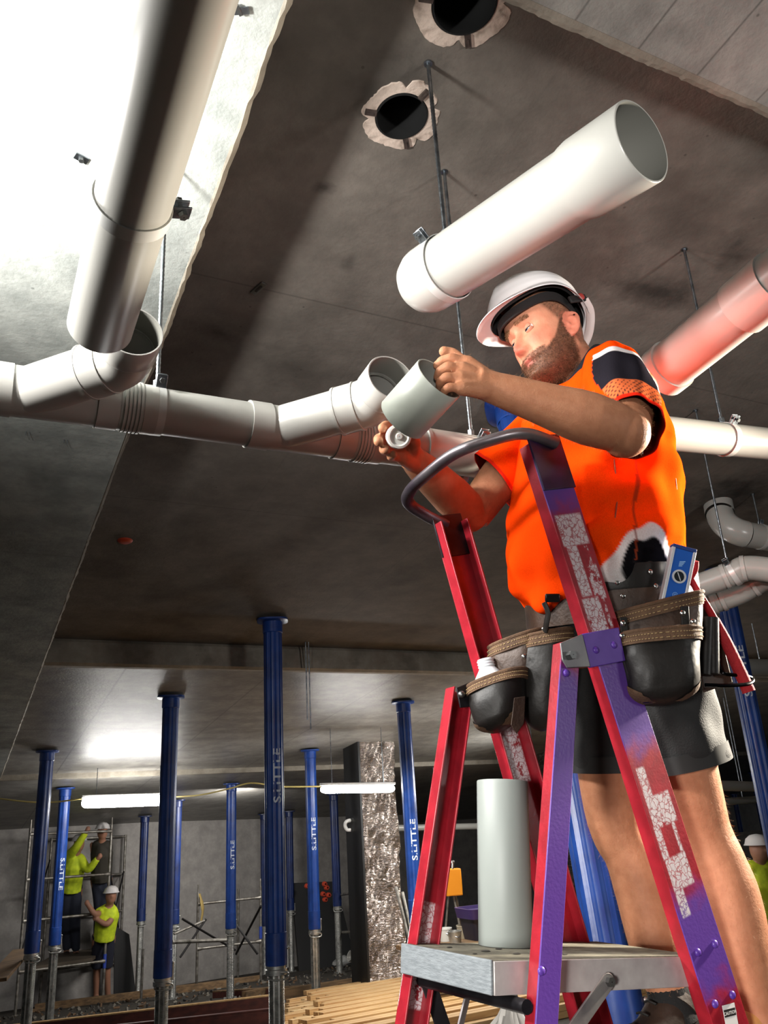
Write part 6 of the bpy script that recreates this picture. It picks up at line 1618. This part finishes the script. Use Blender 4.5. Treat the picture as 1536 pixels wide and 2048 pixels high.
# ------------------------------------------------------------------ workers far behind
m_vis = mat('yellow_cloth_vis', rgb(206, 222, 40), .75, col2=rgb(170, 190, 30), scale=12); m_jean = mat('dark_jeans', rgb(38, 42, 56), .85); m_skd = mat('skin_far', rgb(150, 106, 84), .6); m_nv = mat('navy_shorts', rgb(26, 28, 42), .85); m_hw = mat('far_hat', rgb(214, 210, 208), .4)
m_dk = mat('dark_vest', rgb(50, 46, 38), .85)
def worker(lab, J, top, low, r=1.0, sleeve_m=None, short=False, hat=True):
    """J: joints in 3-D: head, neck, hips, shL, elL, haL, shR, elR, haR, knL, anL, knR, anR"""
    foot = (J['anL'] + J['anR']) / 2
    t = thing('person', lab, 'person', foot - ZA * .08)
    def lim(b, pts, rr): b.add(*tube(smoothpath(pts, 5), np.interp(np.linspace(0, 1, 5 * (len(pts) - 1) + 1), np.linspace(0, 1, len(rr)), rr), 12))
    b = MB(); h = J['head']; b.add(*sphere(h, (.085, .10, .125), 18, 12)); lim(b, [h - ZA * .06, J['neck']], [.055, .06]); b.add(*sphere(h - YA * .10 - XA * .0, (.02, .02, .025), 8, 6))
    lim(b, [J['neck'], (J['neck'] + J['hips']) / 2, J['hips'] - ZA * .06], [.09, .14, .13])
    for s in 'LR':
        lim(b, [J['neck'] - ZA * .03, J['sh' + s], J['el' + s], J['ha' + s]], [.06, .065, .048, .034]); b.add(*sphere(J['ha' + s], (.04, .025, .05), 10, 8))
        lim(b, [J['hips'], J['hips'] * .9 + J['kn' + s] * .1 + (XA * (.08 if s == 'R' else -.08)), J['kn' + s], J['an' + s]], [.10, .10, .062, .042]); lim(b, [J['an' + s] + ZA * .02, J['an' + s] - ZA * .05 - YA * .02, J['an' + s] - ZA * .055 - YA * .16], [.045, .05, .035])
    o = b.build('body', m_skd, t); remesh(o, .014, 2)
    b = MB(); lim(b, [J['neck'] + ZA * .0, J['neck'] * .7 + J['hips'] * .3, J['neck'] * .35 + J['hips'] * .65, J['hips'] - ZA * .08], [.10, .185, .175, .165])
    for s in 'LR':
        e_ = J['el' + s] if sleeve_m is None else J['ha' + s] * .8 + J['el' + s] * .2
        lim(b, [J['neck'] - ZA * .05, J['sh' + s], J['el' + s] * .6 + J['sh' + s] * .4] if sleeve_m is None else [J['neck'] - ZA * .05, J['sh' + s], J['el' + s], e_], [.08, .085, .07] if sleeve_m is None else [.08, .085, .068, .05])
    o = b.build('shirt', top, t); remesh(o, .016, 3)
    b = MB(); lim(b, [J['hips'] + ZA * .10, J['hips'] - ZA * .05], [.16, .165])
    for s in 'LR':
        kn = J['kn' + s]; pts = [J['hips'] + XA * (.07 if s == 'R' else -.07), kn] + ([] if short else [J['an' + s] + ZA * .03]); lim(b, pts, [.115, .09] if short else [.115, .088, .065])
    o = b.build('shorts' if short else 'trousers', low, t); remesh(o, .016, 3)
    b = MB()
    for s in 'LR': b.add(*sphere(J['an' + s] - ZA * .045 - YA * .06, (.055, .15, .05), 12, 8))
    b.build('boots', m_bootd, t)
    if hat:
        b = MB(); c = h + ZA * .05; b.add(*loft([ring(c, XA, YA, .13, .15, 24), ring(c + ZA * .012, XA, YA, .118, .138, 24), ring(c + ZA * .06, XA, YA, .10, .12, 24), ring(c + ZA * .095, XA, YA, .06, .07, 24), ring(c + ZA * .105, XA, YA, .01, .01, 24)])); b.build('hard_hat', m_hw, t)
    return t
def JJ(d, **k): return {n_: at(x, y, d + (0 if len(v) < 3 else v[2])) for n_, v in k.items() for x, y in [v[:2]]}
wd = proj(fb + ZA * deck_z)[2] + .55
worker('worker in yellow long-sleeved shirt and jeans reaching up on the scaffold deck', JJ(wd, head=(158, 1688), neck=(152, 1712), hips=(142, 1772), shL=(136, 1715), elL=(152, 1695, -.15), haL=(176, 1658, -.1), shR=(160, 1718), elR=(176, 1738, -.1), haR=(200, 1712, -.1), knL=(133, 1840), anL=(133, 1902), knR=(150, 1842), anR=(152, 1904)), m_vis, m_jean, sleeve_m=1)
worker('worker in dark top and white hat at the right post of the scaffold', JJ(wd + .3, head=(205, 1664), neck=(204, 1686), hips=(203, 1752), shL=(194, 1690), elL=(188, 1712), haL=(184, 1690), shR=(215, 1692), elR=(216, 1720), haR=(205, 1730), knL=(198, 1812), anL=(194, 1878), knR=(208, 1814), anR=(208, 1880)), m_dk, m_jean)
ft_ = floor_px(206, 15.6); lw_ = proj(ft_)[2]; fy_ = proj(ft_)[1]
worker('stooping worker in yellow shirt, dark shorts and white hat at the scaffold foot', JJ(lw_, head=(222, 1792), neck=(219, 1812), hips=(208, 1868), shL=(206, 1822), elL=(190, 1828, -.2), haL=(174, 1806, -.2), shR=(226, 1824), elR=(214, 1848, -.2), haR=(190, 1836, -.2), knL=(194, (1868 + fy_) / 2), anL=(192, fy_ - 9), knR=(214, (1868 + fy_) / 2), anR=(216, fy_ - 8)), m_vis, m_nv, short=True)
worker('person in yellow shirt cut off by the right edge, behind the calf', JJ(8.5, head=(1518, 1700), neck=(1520, 1728), hips=(1526, 1830), shL=(1502, 1738), elL=(1512, 1775), haL=(1532, 1795), shR=(1540, 1738), elR=(1550, 1790), haR=(1550, 1830), knL=(1520, 1920), anL=(1525, 2000), knR=(1545, 1920), anR=(1550, 2000)), m_vis, m_jean)
q = onp(236, 1968, FLOOR_H); t = thing('step_ladder', 'small aluminium step ladder leaning beside the stooping worker', 'ladder', q)
hl_ = upto(q, 1855)
for s in (-1, 1):
    b = MB(); b.add(*bar(q + XA * s * .17, q + XA * (s * .13 - .12) + ZA * hl_ + YA * .3, .05, .025)); b.build('side_rail', m_galv, t)
for f in (.15, .35, .55, .75):
    b = MB(); c = q + (XA * -.12 + ZA * hl_ + YA * .3) * f; b.add(*bar(c - XA * .16, c + XA * .16, .06, .02)); b.build('rung', m_galv, t)
